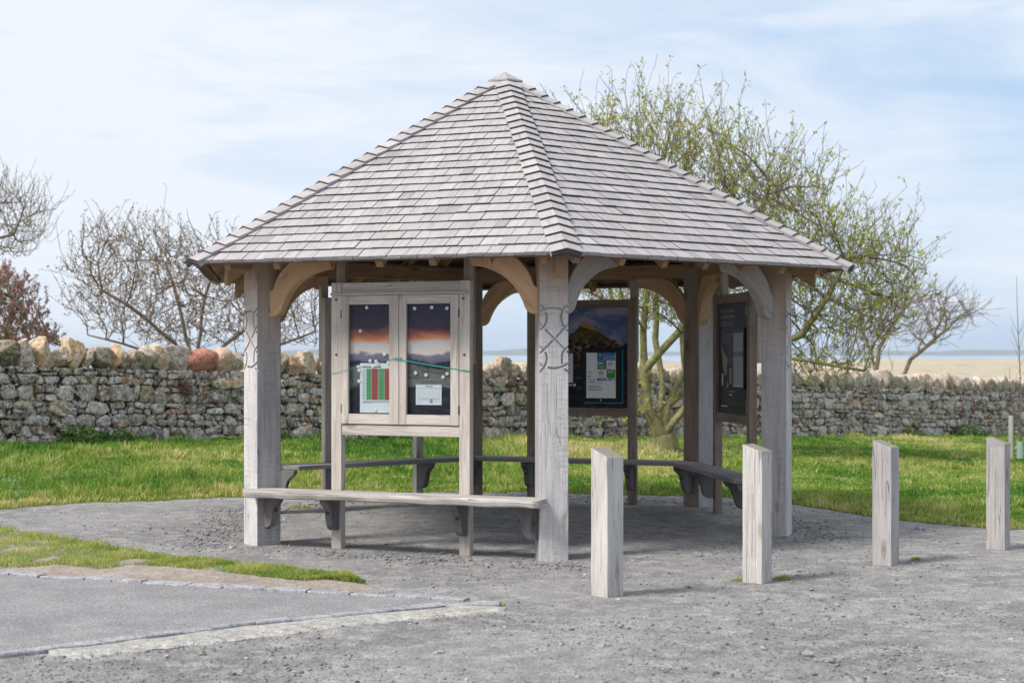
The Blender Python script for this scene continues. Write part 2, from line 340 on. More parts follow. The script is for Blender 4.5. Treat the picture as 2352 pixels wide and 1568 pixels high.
# ------------------------------------------------------------------ mesh building
WORLD = {}
def wm(o): return WORLD.get(o.name, Matrix.Identity(4)) if o else Matrix.Identity(4)
def finish(o, parent=None, mat=None):
    COL.objects.link(o)
    w = mat if mat is not None else Matrix.Identity(4)
    if parent:
        o.parent = parent; o.matrix_parent_inverse = wm(parent).inverted()
    o.matrix_basis = w; WORLD[o.name] = w
    return o
def tag(o, label=None, cat=None, group=None, kind=None):
    if label: o['label'] = label
    if cat: o['category'] = cat
    if group: o['group'] = group
    if kind: o['kind'] = kind
    return o
def thing(name, loc, label, cat, group=None):
    o = bpy.data.objects.new(name, None); o.empty_display_size = .2
    finish(o, None, Matrix.Translation(V(loc))); tag(o, label, cat, group); return o
class MB:
    def __init__(s): s.v = []; s.f = []; s.g = []; s.r = []; s.mi = []; s.t = []
    def add(s, vs, fs, gs=None, rnd=None, mi=0, tint=None):
        n = len(s.v); rnd = random.random() if rnd is None else rnd
        s.v += [tuple(p) for p in vs]; s.f += [tuple(i + n for i in f) for f in fs]
        s.g += [tuple(g) for g in (gs if gs is not None else vs)]; s.r += [rnd] * len(vs); s.mi += [mi] * len(fs)
        s.t += [tint or (1, 1, 1)] * len(vs)
    def box(s, c, ax, ay, az, hx, hy, hz, mi=0, rnd=None, go=None):
        """ax is the grain direction"""
        c, ax, ay, az = V(c), V(ax).normalized(), V(ay).normalized(), V(az).normalized()
        if ax.cross(ay).dot(az) < 0: az, hz = -az, hz
        if go is None: go = (random.uniform(0, 50), random.uniform(0, 50), random.uniform(0, 50))
        vs, gs = [], []
        for i in (-1, 1):
            for j in (-1, 1):
                for k in (-1, 1):
                    vs.append(c + ax * (i * hx) + ay * (j * hy) + az * (k * hz)); gs.append((i * hx + go[0], j * hy + go[1], k * hz + go[2]))
        s.add(vs, [(0, 1, 3, 2), (4, 6, 7, 5), (0, 4, 5, 1), (2, 3, 7, 6), (0, 2, 6, 4), (1, 5, 7, 3)], gs, rnd, mi)
    def prism(s, pts, o, u, v, w, th, mi=0, rnd=None, ga=None):
        """2D outline pts in (u,v), thickness th centred along w"""
        o, u, v, w = V(o), V(u), V(v), V(w); n = len(pts)
        a2 = sum(pts[i][0] * pts[(i + 1) % n][1] - pts[(i + 1) % n][0] * pts[i][1] for i in range(n))
        pts = list(pts)
        if (a2 > 0) != (u.cross(v).dot(w) > 0): pts = pts[::-1]
        q = (random.uniform(0, 50), random.uniform(0, 50), random.uniform(0, 50))
        ca, sa = (1, 0) if ga is None else (math.cos(ga), math.sin(ga))
        vs, gs = [], []
        for k in (-.5, .5):
            for a, b in pts:
                vs.append(o + u * a + v * b + w * (k * th)); gs.append((a * ca + b * sa + q[0], -a * sa + b * ca + q[1], k * th + q[2]))
        fs = [tuple(range(n - 1, -1, -1)), tuple(range(n, 2 * n))] + [(i, (i + 1) % n, n + (i + 1) % n, n + i) for i in range(n)]
        s.add(vs, fs, gs, rnd, mi)
    def tube(s, pts, rs, n=8, mi=0, caps=True, rnd=None):
        pts = [V(p) for p in pts]; m = len(pts)
        if not hasattr(rs, '__len__'): rs = [rs] * m
        d0 = (pts[1] - pts[0]).normalized(); a = d0.orthogonal().normalized(); vs, gs = [], []
        q = random.uniform(0, 50); L_ = 0
        for i in range(m):
            d = (pts[min(i + 1, m - 1)] - pts[max(i - 1, 0)]).normalized()
            a = (a - d * a.dot(d)).normalized(); b = d.cross(a)
            if i: L_ += (pts[i] - pts[i - 1]).length
            for k in range(n):
                t = 2 * PI * k / n; vs.append(pts[i] + (a * math.cos(t) + b * math.sin(t)) * rs[i]); gs.append((L_ + q, math.cos(t) * rs[i], math.sin(t) * rs[i]))
        fs = [(i * n + k, i * n + (k + 1) % n, (i + 1) * n + (k + 1) % n, (i + 1) * n + k) for i in range(m - 1) for k in range(n)]
        if caps: fs += [tuple(range(n - 1, -1, -1)), tuple((m - 1) * n + k for k in range(n))]
        s.add(vs, fs, gs, rnd, mi)
    def mesh(s, name, mats, smooth_=False):
        me = bpy.data.meshes.new(name); me.from_pydata(s.v, [], s.f)
        for m in (mats if isinstance(mats, (list, tuple)) else [mats]): me.materials.append(M[m] if isinstance(m, str) else m)
        a = me.attributes.new('gc', 'FLOAT_VECTOR', 'POINT'); a.data.foreach_set('vector', np.array(s.g, np.float32).ravel())
        a = me.attributes.new('rnd', 'FLOAT', 'POINT'); a.data.foreach_set('value', np.array(s.r, np.float32))
        a = me.attributes.new('tint', 'FLOAT_COLOR', 'POINT')
        t = np.ones((len(s.v), 4), np.float32); t[:, :3] = np.array(s.t, np.float32); a.data.foreach_set('color', t.ravel())
        me.polygons.foreach_set('material_index', s.mi)
        if smooth_: me.polygons.foreach_set('use_smooth', [True] * len(me.polygons))
        me.update(); return me
    def obj(s, name, mats, parent=None, bevel=0., smooth_=False, mat=None):
        o = bpy.data.objects.new(name, s.mesh(name, mats, smooth_)); finish(o, parent, mat)
        if bevel:
            b = o.modifiers.new('edges', 'BEVEL'); b.width = bevel; b.segments = 2; b.limit_method = 'ANGLE'; b.angle_limit = math.radians(40)
        return o
def np_mesh(name, verts, faces, mat, rnd=None, smooth_=False, tint=None):
    """faces: (n,k) int array or list of such arrays"""
    me = bpy.data.meshes.new(name)
    fl = faces if isinstance(faces, list) else [faces]
    nl = sum(f.size for f in fl); nf = sum(len(f) for f in fl)
    me.vertices.add(len(verts)); me.vertices.foreach_set('co', np.ascontiguousarray(verts, np.float32).ravel())
    me.loops.add(nl); me.loops.foreach_set('vertex_index', np.concatenate([f.ravel() for f in fl]).astype(np.int32))
    tot = np.concatenate([np.full(len(f), f.shape[1], np.int32) for f in fl])
    me.polygons.add(nf); me.polygons.foreach_set('loop_start', np.concatenate([[0], np.cumsum(tot)[:-1]]).astype(np.int32))
    me.polygons.foreach_set('loop_total', tot)
    if rnd is not None:
        a = me.attributes.new('rnd', 'FLOAT', 'POINT'); a.data.foreach_set('value', rnd.astype(np.float32))
    if smooth_: me.polygons.foreach_set('use_smooth', np.ones(nf, bool))
    me.materials.append(M[mat]); me.update(calc_edges=True); me.validate()
    return me
def np_obj(name, *a, parent=None, **k):
    return finish(bpy.data.objects.new(name, np_mesh(name, *a, **k)), parent)

# ------------------------------------------------------------------ shelter geometry
CX, CY, R6 = -0.0715, 14.648, 2.590
TH = math.radians(218.43)
ZE, ZA, RE = 2.36, 4.215, 3.20
PW = .1125                                         # half width of a post
def ang(k): return TH + math.radians(60) * k       # 0 left front, 1 front, 2 right, 3 back right, 4 back, 5 back left
def ppos(k, r=R6): a = ang(k); return V((CX + r * math.cos(a), CY + r * math.sin(a), 0))
UP = V((0, 0, 1))
def side(k):
    """mid point, direction from post k to k+1, outward normal"""
    a = ang(k) + math.radians(30); n = V((math.cos(a), math.sin(a), 0)); ap = R6 * math.cos(PI / 6)
    return V((CX, CY, 0)) + n * ap, V((-n.y, n.x, 0)), n
shelter = thing('timber_shelter', (CX, CY, 0), 'six-sided oak shelter with a silver shingled pyramid roof on carved posts', 'shelter')

# posts with carved knotwork on the outward face
def stroke(pts, w):
    P = [V((a, b)) for a, b in pts]; lft, rgt = [], []
    for i, p in enumerate(P):
        d = (P[min(i + 1, len(P) - 1)] - P[max(i - 1, 0)]).normalized(); n = V((-d.y, d.x))
        lft.append(p + n * w / 2); rgt.append(p - n * w / 2)
    d0 = (P[1] - P[0]).normalized(); d1 = (P[-1] - P[-2]).normalized(); out = list(lft)
    n1 = V((-d1.y, d1.x)); n0 = V((-d0.y, d0.x))
    for k in (1, 2, 3): t = PI * k / 4; out.append(P[-1] + n1 * (w / 2 * math.cos(t)) + d1 * (w / 2 * math.sin(t)))
    out += rgt[::-1]
    for k in (1, 2, 3): t = PI * k / 4; out.append(P[0] - n0 * (w / 2 * math.cos(t)) - d0 * (w / 2 * math.sin(t)))
    return [(p.x, p.y) for p in out]
def arc_(pts, n=4):
    out = []
    for i in range(len(pts) - 1):
        p0 = pts[max(i - 1, 0)]; p1 = pts[i]; p2 = pts[i + 1]; p3 = pts[min(i + 2, len(pts) - 1)]
        for k in range(n):
            t = k / n
            out.append(tuple(.5 * ((2 * p1[j]) + (-p0[j] + p2[j]) * t + (2 * p0[j] - 5 * p1[j] + 4 * p2[j] - p3[j]) * t * t + (-p0[j] + 3 * p1[j] - 3 * p2[j] + p3[j]) * t ** 3) for j in (0, 1)))
    return out + [pts[-1]]
KN = [[(205, 700), (260, 745)], [(215, 790), (290, 758), (350, 750), (410, 752), (455, 763)], [(550, 705), (490, 750), (462, 800), (455, 860), (478, 940)],
      [(290, 806), (298, 850), (290, 900), (265, 950), (215, 992)], [(512, 790), (550, 803)], [(210, 890), (240, 935)], [(288, 988), (478, 1178)], [(550, 900), (408, 1056)],
      [(518, 988), (550, 1005)], [(358, 1106), (210, 1252)], [(210, 1150), (245, 1182)], [(550, 1150), (485, 1205), (465, 1260), (463, 1345)],
      [(285, 1234), (300, 1280), (290, 1340), (265, 1390), (212, 1455)], [(520, 1220), (550, 1236)], [(210, 1333), (247, 1370)], [(315, 1392), (380, 1398), (450, 1385), (552, 1335)], [(498, 1412), (552, 1452)]]
def make_post_mesh():
    bm = bmesh.new(); bmesh.ops.create_cube(bm, size=1)
    for v in bm.verts: v.co = V((v.co.x * 2 * PW, v.co.y * 2 * PW, v.co.z * 2.57 + 1.265))
    me = bpy.data.meshes.new('tmp'); bm.to_mesh(me); bm.free()
    o = bpy.data.objects.new('tmp', me); COL.objects.link(o)
    mb = MB()
    for s_ in KN:
        p = [((x - 378) / 313 * 2 * PW, 1.925 + (797 - y) * .000715) for x, y in s_]
        if len(p) > 2: p = arc_(p)
        mb.prism(stroke(p, .0165), (PW, 0, 0), (0, 1, 0), (0, 0, 1), (1, 0, 0), .028)
    c = bpy.data.objects.new('tmpc', mb.mesh('tmpc', 'oak')); COL.objects.link(c)
    md = o.modifiers.new('b', 'BOOLEAN'); md.operation = 'DIFFERENCE'; md.solver = 'EXACT'; md.use_self = True; md.object = c
    b = o.modifiers.new('bev', 'BEVEL'); b.width = .004; b.segments = 2; b.limit_method = 'ANGLE'; b.angle_limit = math.radians(80)
    o.modifiers.move(1, 0)
    dg = bpy.context.evaluated_depsgraph_get()
    me2 = bpy.data.meshes.new_from_object(o.evaluated_get(dg)); me2.name = 'post'
    bpy.data.objects.remove(o); bpy.data.objects.remove(c)
    me2.materials.clear(); me2.materials.append(M['oak']); me2.materials.append(M['oak_brown']); me2.materials.append(M['oak_lit']); me2.materials.append(M['groove_shade'])
    co = np.empty(len(me2.vertices) * 3, np.float32); me2.vertices.foreach_get('co', co); co = co.reshape(-1, 3)
    a = me2.attributes.get('gc') or me2.attributes.new('gc', 'FLOAT_VECTOR', 'POINT')
    me2.attributes.remove(a); a = me2.attributes.new('gc', 'FLOAT_VECTOR', 'POINT')
    a.data.foreach_set('vector', np.ascontiguousarray(co[:, [2, 0, 1]]).ravel())
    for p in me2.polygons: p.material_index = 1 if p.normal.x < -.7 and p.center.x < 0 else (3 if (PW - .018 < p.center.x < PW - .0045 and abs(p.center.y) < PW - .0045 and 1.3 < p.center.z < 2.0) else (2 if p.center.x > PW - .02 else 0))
    return me2
pm = make_post_mesh()
posts = []
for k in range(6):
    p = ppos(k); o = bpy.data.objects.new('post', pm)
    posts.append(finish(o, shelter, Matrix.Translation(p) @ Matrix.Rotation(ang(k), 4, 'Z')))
def post_pt(k, r, t, z):
    a = ang(k); return ppos(k) + V((math.cos(a), math.sin(a), 0)) * r + V((-math.sin(a), math.cos(a), 0)) * t + V((0, 0, z))
for k, lst in ((0, [(.005, .165), (-.07, .25), (-.02, 1.97)]), (2, [(-.03, .20)])):
    for r, z in lst:
        mb = MB(); sgn = 1 if k == 0 else -1
        mb.tube([post_pt(k, r, sgn * (PW - .01), z), post_pt(k, r, sgn * (PW + .003), z)], .019, 16)
        mb.obj('bolt_plug', 'plug', posts[k])

# wall plates, braces
ZP0, ZP1 = 2.405, 2.545
for k in range(6):
    m_, t_, n_ = side(k); mb = MB()
    mb.box(m_ + V((0, 0, (ZP0 + ZP1) / 2)), t_, n_, UP, R6 / 2 - .05, .05, (ZP1 - ZP0) / 2)
    mb.obj('wall_plate', 'rafter', shelter, .004)
BR = [(-.03, 1.915), (.012, 1.917), (.040, 1.925), (.066, 1.944), (.086, 1.972), (.10, 2.012), (.122, 2.055), (.148, 2.10), (.182, 2.143), (.225, 2.185), (.28, 2.225), (.34, 2.258), (.41, 2.283), (.475, 2.298), (.53, 2.305), (.545, 2.33), (.555, 2.385), (.575, 2.404),
      (.245, 2.404), (.19, 2.38), (.14, 2.345), (.095, 2.30), (.06, 2.255), (.03, 2.20), (.008, 2.14), (-.03, 2.12)]
for k in range(6):
    m_, t_, n_ = side(k)
    for e in (-1, 1):
        mb = MB(); o_ = m_ + t_ * (e * (R6 / 2 - PW * 1.08))
        mb.prism(BR, o_, t_ * -e, UP, n_, .10, ga=PI / 4 if e < 0 else PI / 4)
        mt = 'brace_grey' if (k == 1) else 'brace'
        mb.obj('brace', mt, shelter, .005)

# roof: slope frame of face k
AP_E = RE * math.cos(PI / 6)
SL = math.hypot(AP_E, ZA - ZE)                       # slope length
def rface(k):
    a = ang(k) + math.radians(30); n = V((math.cos(a), math.sin(a), 0)); t = V((-n.y, n.x, 0))
    e = V((CX, CY, ZE)) + n * AP_E; up = (V((CX, CY, ZA)) - e).normalized(); nn = t.cross(up).normalized()
    if nn.z < 0: nn = -nn
    return e, t, up, nn
NR = 25; EX = SL / NR
for k in range(6):
    e, t, up, nn = rface(k); mb = MB()
    def hw(s): return max(RE / 2 * (1 - s / SL), 0.)
    for r in range(-1, NR):
        s0 = max(r, 0) * EX - .035 + (random.uniform(-.002, .002)); base = 0. if r >= 0 else -.013
        ln = EX * 2.1 if r >= 0 else EX * 1.4; w0 = hw(max(s0, 0)) + (.015 if r < 1 else 0)
        x = -w0 - random.uniform(0, .1)
        while x < w0:
            w = random.choice((.095, .115, .135, .15, .165, .185)) * random.uniform(.93, 1.07); gap = random.uniform(.002, .007)
            ds = random.uniform(-.0035, .0035); x0, x1 = x + gap, x + w; x += w
            sa, sb = s0 + ds, min(s0 + ln, SL); wt = hw(sb)
            if x1 < -w0 or x0 > w0: continue
            a0, a1 = max(x0, -w0), min(x1, w0); b0, b1 = min(max(x0, -wt), wt), max(min(x1, wt), -wt)
            if a1 - a0 < .008: continue
            lift = random.uniform(.026, .031) + base; th = random.uniform(.015, .019); g0 = random.uniform(0, 80)
            vs, gs = [], []
            for (xx, ss, hh) in ((a0, sa, lift), (a1, sa, lift + random.uniform(-.002, .002)), (b1, sb, .002 + base), (b0, sb, .002 + base)):
                for dz in (0, -th if ss == sa else -.002):
                    vs.append(e + t * xx + up * ss + nn * (hh + dz)); gs.append((ss + g0, xx + g0 * .37, dz))
            mb.add(vs, [(0, 2, 4, 6), (1, 7, 5, 3), (0, 1, 3, 2), (2, 3, 5, 4), (4, 5, 7, 6), (6, 7, 1, 0)], gs,
                   min(1, max(0, random.gauss(.55, .10) if random.random() > .04 else .15)))
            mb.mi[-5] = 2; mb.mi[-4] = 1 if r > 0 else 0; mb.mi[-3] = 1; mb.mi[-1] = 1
    mb.obj('roof_slope', ['shingle', 'butt_shade', 'underside'], shelter)
    # battens under the shingles
    mb = MB()
    for r in range(NR - 1):
        s = r * EX + .03; w = hw(s) - .015
        if w < .05: continue
        mb.box(e + up * s + nn * -.030, t, up, nn, w, .02, .0125)
    mb.obj('battens', 'underside', shelter)
    # rafters
    for j in range(-3, 4):
        x = j * .46; smax = SL * (1 - abs(x) / (RE / 2)) - .05
        if smax < .2: continue
        smax = min(smax, SL - .15); mb = MB(); s0 = .075
        mb.box(e + t * x + up * ((s0 + smax) / 2) + nn * -.0905, up, t, nn, (smax - s0) / 2, .030, .047)
        mb.obj('rafter', 'rafter', shelter, .003)
# hip rafters (deep, with plumb-cut tails) and hip cap shingles
HL = math.hypot(RE, ZA - ZE)
for k in range(6):
    a = ang(k); u = V((math.cos(a), math.sin(a), 0)); w = V((-u.y, u.x, 0))
    zt = lambda r: ZA - (ZA - ZE) * r / RE - .065
    mb = MB(); r0, r1 = 2.93, .06
    mb.prism([(r0, zt(r0)), (r0, zt(r0) - .28), (2.62, zt(2.62) - .25), (R6 - PW, zt(R6 - PW) - .22), (r1, zt(r1) - .2), (r1, zt(r1))], V((CX, CY, 0)), u, UP, w, .062)
    mb.obj('hip_rafter', 'rafter', shelter, .003)
    hip = (V((CX, CY, ZA)) - (V((CX, CY, ZE)) + u * RE)).normalized(); ec = V((CX, CY, ZE)) + u * RE
    _, tL, upL, nL = rface((k - 1) % 6); _, tR, upR, nR = rface(k)
    sL = nL.cross(hip); sR = nR.cross(hip)
    if sL.dot(w) > 0: sL = -sL
    if sR.dot(w) < 0: sR = -sR
    mb = MB(); NH = 26; eh = HL / NH
    for i in range(-2, NH - 1):
        s0 = max(i, 0) * eh - .045; lo = (.043 if i >= 0 else (.016 if i == -1 else .004)); hi = .014 + (0 if i >= 0 else -.012); ln = eh * 1.75
        for sv, nv in ((sL, nL), (sR, nR)):
            wd = .112 + random.uniform(-.003, .003); g0 = random.uniform(0, 80); th = .021; vs, gs = [], []
            top = ec + hip * 0
            for (ww, ss, hh) in ((0, s0, lo), (wd, s0, lo), (wd, s0 + ln, hi), (0, s0 + ln, hi)):
                for dz in (0, -th if ss == s0 else -.008):
                    q = (hh + dz) / (1 if ww else .95)
                    if ww: pnt = ec + hip * ss + sv * ww + nv * (hh + .012 + dz)
                    else:
                        bis = (nL + nR).normalized(); pnt = ec + hip * ss + bis * ((hh + .012 + dz) / bis.dot(nL))
                    vs.append(pnt); gs.append((ss + g0, ww + g0 * .4, dz))
            fs = [(0, 2, 4, 6), (1, 7, 5, 3), (0, 1, 3, 2), (2, 3, 5, 4), (4, 5, 7, 6), (6, 7, 1, 0)]
            if sv is sL: fs = [f[::-1] for f in fs]
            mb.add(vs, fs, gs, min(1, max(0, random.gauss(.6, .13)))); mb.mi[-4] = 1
    mb.obj('hip_cap', ['shingle', 'butt_shade'], shelter)
# apex cap
mb = MB(); rc = .185
slope = (ZA - ZE) / RE
ring = [V((CX + rc * math.cos(ang(k)), CY + rc * math.sin(ang(k)), ZA - rc * slope + .066)) for k in range(6)]
top = V((CX, CY, ZA + .055))
for k in range(6):
    a, b = ring[k], ring[(k + 1) % 6]
    mb.add([top, a, b, a - V((0, 0, .016)), b - V((0, 0, .016)), top - V((0, 0, .016))], [(0, 1, 2), (1, 3, 4, 2), (3, 5, 4)],
           [(0, 0, 0), (.2, -.1, 0), (.2, .1, 0), (.2, -.1, 0), (.2, .1, 0), (0, 0, 0)], .45)
mb.obj('apex_cap', 'shingle', shelter)

# ------------------------------------------------------------------ notice boards
LT = .573
def text_obj(s, size, o, u, v, mat, parent, align='LEFT', name='lettering', sx=1.):
    c = bpy.data.curves.new('txt', 'FONT'); c.body = s; c.size = size; c.align_x = align; c.resolution_u = 2; c.space_line = 1.05
    t = bpy.data.objects.new('txt', c); COL.objects.link(t)
    dg = bpy.context.evaluated_depsgraph_get()
    me = bpy.data.meshes.new_from_object(t.evaluated_get(dg)); bpy.data.objects.remove(t)
    u, v = V(u).normalized(), V(v).normalized(); w = u.cross(v)
    mt = Matrix(((u.x * sx, v.x, w.x, 0), (u.y * sx, v.y, w.y, 0), (u.z * sx, v.z, w.z, 0), (0, 0, 0, 1))); me.transform(Matrix.Translation(V(o)) @ mt)
    me.name = name; me.materials.clear(); me.materials.append(M[mat])
    return finish(bpy.data.objects.new(name, me), parent)
class Frame:
    """t to the viewer's right, n towards the viewer"""
    def __init__(s, k, inward):
        m_, t_, n_ = side(k); s.m = m_; s.n = -n_ if inward else n_; s.t = -t_ if inward else t_
    def p(s, t, n, z): return s.m + s.t * t + s.n * n + V((0, 0, z))
    def box(s, mb, t0, t1, n0, n1, z0, z1, grain='z', mi=0):
        c = s.p((t0 + t1) / 2, (n0 + n1) / 2, (z0 + z1) / 2); ht, hn, hz = (t1 - t0) / 2, (n1 - n0) / 2, (z1 - z0) / 2
        if grain == 'z': mb.box(c, UP, s.t, s.n, hz, ht, hn, mi)
        else: mb.box(c, s.t, s.n, UP, ht, hn, hz, mi)
    def flat(s, mb, pts, n, th=.002, mi=0):
        mb.prism(pts, s.p(0, n, 0), s.t, UP, s.n, th, mi)
    def rect(s, mb, t0, t1, z0, z1, n, th=.002, mi=0): s.flat(mb, [(t0, z0), (t1, z0), (t1, z1), (t0, z1)], n, th, mi)
def board_unit(k, inward, label, wood_front, doors):
    F = Frame(k, inward); root = thing('notice_board', F.m, label, 'notice board')
    for e in (-1, 1):
        mb = MB(); F.box(mb, e * LT - .046, e * LT + .046, -.035, .040, -.02, 2.19)
        mb.obj('leg', wood_front, root, .004)
        mb = MB(); F.box(mb, e * LT - .040, e * LT + .040, -.100, -.0365, 1.52, 2.56)
        mb.obj('upright', 'oak_brown' if not inward else 'board', root, .004)
    mb = MB(); F.box(mb, -LT + .0475, LT - .0475, -.03, .034, 2.10, 2.187, 't'); mb.obj('top_rail', wood_front, root, .004)
    mb = MB(); F.box(mb, -LT + .0475, LT - .0475, -.03, .034, .942, 1.028, 't'); mb.obj('bottom_rail', wood_front, root, .004)
    mb = MB(); F.box(mb, -LT + .046, LT - .046, -.034, -.018, 1.02, 2.10, 't'); mb.obj('back_panel', 'oak_brown', root)
    return F, root
# front board with two glazed doors
F, nb = board_unit(0, False, 'oak notice board with two closed glazed doors over the front bench', 'board', True)
mb = MB(); F.box(mb, -LT - .045, LT + .035, .041, .066, 2.083, 2.104, 't'); mb.obj('drip_strip', 'board', nb, .003)
for (t0, t1, sl, sr) in ((-.525, -.004, .065, .085), (.001, .525, .062, .072)):
    z0, z1 = 1.034, 2.082
    dr = thing('door', F.p(t0, 0, z0), None, None); dr.parent = nb; dr.matrix_parent_inverse = wm(nb).inverted()
    mb = MB()
    F.box(mb, t0, t0 + sl, .012, .046, z0, z1); F.box(mb, t1 - sr, t1, .012, .046, z0, z1)
    F.box(mb, t0 + sl + .0008, t1 - sr - .0008, .013, .044, z1 - .074, z1 - .001, 't'); F.box(mb, t0 + sl + .0008, t1 - sr - .0008, .013, .044, z0 + .001, z0 + .082, 't')
    mb.obj('door_frame', 'board', dr, .003)
    mb = MB(); F.rect(mb, t0 + sl - .005, t1 - sr + .005, z0 + .077, z1 - .069, .028, .003); mb.obj('pane', 'glass', dr)
mb = MB()
mb.add([F.p(-.525, .0, 1.03), F.p(.525, .0, 1.03), F.p(.525, .0, 2.09), F.p(-.525, .0, 2.09)], [(0, 1, 2, 3)], [(.0, 0, 0), (.0, 1.05, 0), (1, 1.05, 0), (1, 0, 0)])
mb.obj('poster', 'sunset', nb)
for t, z in ((-LT, 2.05), (LT - .01, 2.045), (-LT, 1.60), (LT, 1.60)):
    mb = MB(); mb.tube([F.p(t, .038, z), F.p(t, .047, z), F.p(t, .050, z)], [.010, .010, .005], 12); mb.obj('bolt', 'rust', nb)
for t, z in ((-.525, 1.16), (-.525, 1.93), (.525, 1.16), (.525, 1.93)):
    mb = MB(); mb.tube([F.p(t, .046, z - .035), F.p(t, .046, z + .035)], .0045, 8); mb.obj('hinge', 'iron', nb)
def c3(x, y): return ((x - 797) * .000935, 1.031 + (1402 - y) * .000842)
# the two sheets of paper
mats = ['paper', 'green', 'red', 'ink', 'greyink']
mb = MB(); a = c3(398, 1290); b = c3(716, 810)
F.rect(mb, a[0], b[0], a[1], b[1], .004, .0015)
for x0, x1, mi in ((460, 513, 1), (514, 575, 2), (577, 637, 1), (638, 697, 2)):
    p, q = c3(x0, 1165), c3(x1, 862); F.rect(mb, p[0], q[0], p[1], q[1], .0056, .0008, mi)
for i in range(23):
    y = 868 + i * 13.1
    for x0, x1 in ((422, 452), (466, 506), (522, 566), (584, 630), (646, 690)):
        p, q = c3(x0, y + 4.2), c3(x1, y); F.rect(mb, p[0], q[0], p[1], q[1], .0066, .0005, 3 if x0 > 440 else 4)
for x0, x1, y0, y1, mi in ((422, 605, 843, 853, 3), (426, 696, 1175, 1180, 4), (426, 690, 1184, 1189, 4), (426, 520, 1193, 1197, 4)):
    p, q = c3(x0, y1), c3(x1, y0); F.rect(mb, p[0], q[0], p[1], q[1], .0056, .0006, mi)
tag(mb.obj('timetable_sheet', mats), 'tall white sheet with green and red table columns pinned in the left door', 'paper')
mb = MB(); p, q = c3(937, 1207), c3(1180, 1013); F.rect(mb, p[0], q[0], p[1], q[1], .004, .0015)
for i in range(13):
    x = 955 + i * 17; p, q = c3(x, 1145), c3(x + 1.6, 1050); F.rect(mb, p[0], q[0], p[1], q[1], .0056, .0006, 4)
for x0, x1, y0, y1, mi in ((1040, 1098, 1027, 1035, 3), (1028, 1040, 1020, 1030, 3), (950, 1168, 1046, 1049, 4), (950, 1168, 1145, 1148, 4), (955, 990, 1155, 1158, 4), (1000, 1060, 1152, 1155, 4), (1000, 1055, 1162, 1164, 4), (1070, 1098, 1150, 1190, 4), (1108, 1165, 1155, 1158, 4), (955, 985, 1175, 1177, 4), (1110, 1160, 1175, 1177, 4)):
    p, q = c3(x0, y1), c3(x1, y0); F.rect(mb, p[0], q[0], p[1], q[1], .0056, .0006, mi)
tag(mb.obj('notice_sheet', mats), 'small white landscape sheet with a grey table in the right door', 'paper')
def magnets(lst, lab, grp, zoff=0.):
    base = None
    for x, y in lst:
        t, z = c3(x, y)
        if base is None:
            mb = MB(); mb.tube([V((0, 0, 0)), V((0, 0, 0)) + F.n * .006, F.n * .009], [.0145, .0145, .009], 16)
            base = mb.mesh('magnet', 'magnet', False)
        o = bpy.data.objects.new('magnet', base); finish(o, None, Matrix.Translation(F.p(t, .006, z))); tag(o, lab, 'magnet', grp)
magnets([(467, 272), (404, 498), (639, 725)], 'round cream magnet on the bare sunset sky of the left door', 'magnets on the left poster sky')
magnets([(500, 787), (556, 793), (674, 805), (577, 817), (527, 842), (385, 845), (392, 880), (391, 985), (550, 1265)], 'round cream magnet on or around the tall red and green table sheet', 'magnets round the table sheet')
magnets([(928, 285), (1090, 277), (1232, 287)], 'round cream magnet in the top row of the right door', 'magnets along the top of the right door')
magnets([(938, 903), (1036, 923), (1235, 908), (1197, 941)], 'round cream magnet on the printed beach above the small sheet', 'magnets on the printed beach')
mb = MB()
def cp(x, y, n): t, z = c3(x, y); return F.p(t, n, z)
mb.tube([cp(143, 913, .044), cp(330, 868, .050), cp(560, 815, .050), cp(752, 768, .050)], .0016, 6)
for q in (0, 4, -5):
    mb.tube([cp(756, 765, .052), cp(900, 792 + q, .053), cp(1130, 832 + q * .7, .052), cp(1375, 868 + q * .5, .049), cp(1478, 886 + q, .047), F.p(LT + .05, -.03, c3(1500, 892 + q)[1])], .0013, 6)
mb.tube([cp(750, 758, .050), cp(758, 770, .058), cp(766, 762, .056), cp(790, 762, .052), cp(828, 757, .054)], .003, 6)
mb.tube([cp(758, 770, .055), cp(800, 783, .052), cp(822, 776, .056)], .0018, 6)
tag(mb.obj('string', 'string', smooth_=True), 'green string tied across the two glazed notice board doors', 'string')

# board with the castle photograph, facing inwards
F, cb = board_unit(3, True, 'inward-facing oak board with a printed castle on a hill and black case', 'oak_brown', False)
def cc(x, y): return ((x - 234) * .001012, 2.10 - (y - 240) * .000958)
def quad(mb, t0, t1, z0, z1, n):
    mb.add([F.p(t0, n, z0), F.p(t1, n, z0), F.p(t1, n, z1), F.p(t0, n, z1)], [(0, 1, 2, 3)], [(0, 0, 0), (0, t1 - t0, 0), (1, t1 - t0, 0), (1, 0, 0)])
ps = MB(); quad(ps, -.527, .527, 1.028, 2.10, .006); ps.obj('poster_sky', 'psky', cb)
def poly(mb, pts, n, s=1.):
    pp = [cc(*p) for p in pts]
    mb.add([F.p(t, n, z) for t, z in pp], [tuple(range(len(pp)))] if sum(pp[i][0] * pp[(i + 1) % len(pp)][1] - pp[(i + 1) % len(pp)][0] * pp[i][1] for i in range(len(pp))) > 0 else [tuple(range(len(pp)))[::-1]],
           [(z, t, 0) for t, z in pp])
mb = MB(); poly(mb, [(-286, 760), (-286, 640), (-150, 600), (40, 575), (75, 560), (110, 525), (150, 510), (190, 470), (215, 425), (400, 440), (420, 500), (480, 545), (560, 590), (620, 605), (640, 640), (700, 670), (700, 760)], .0075); mb.obj('printed_hill', 'phill', cb)
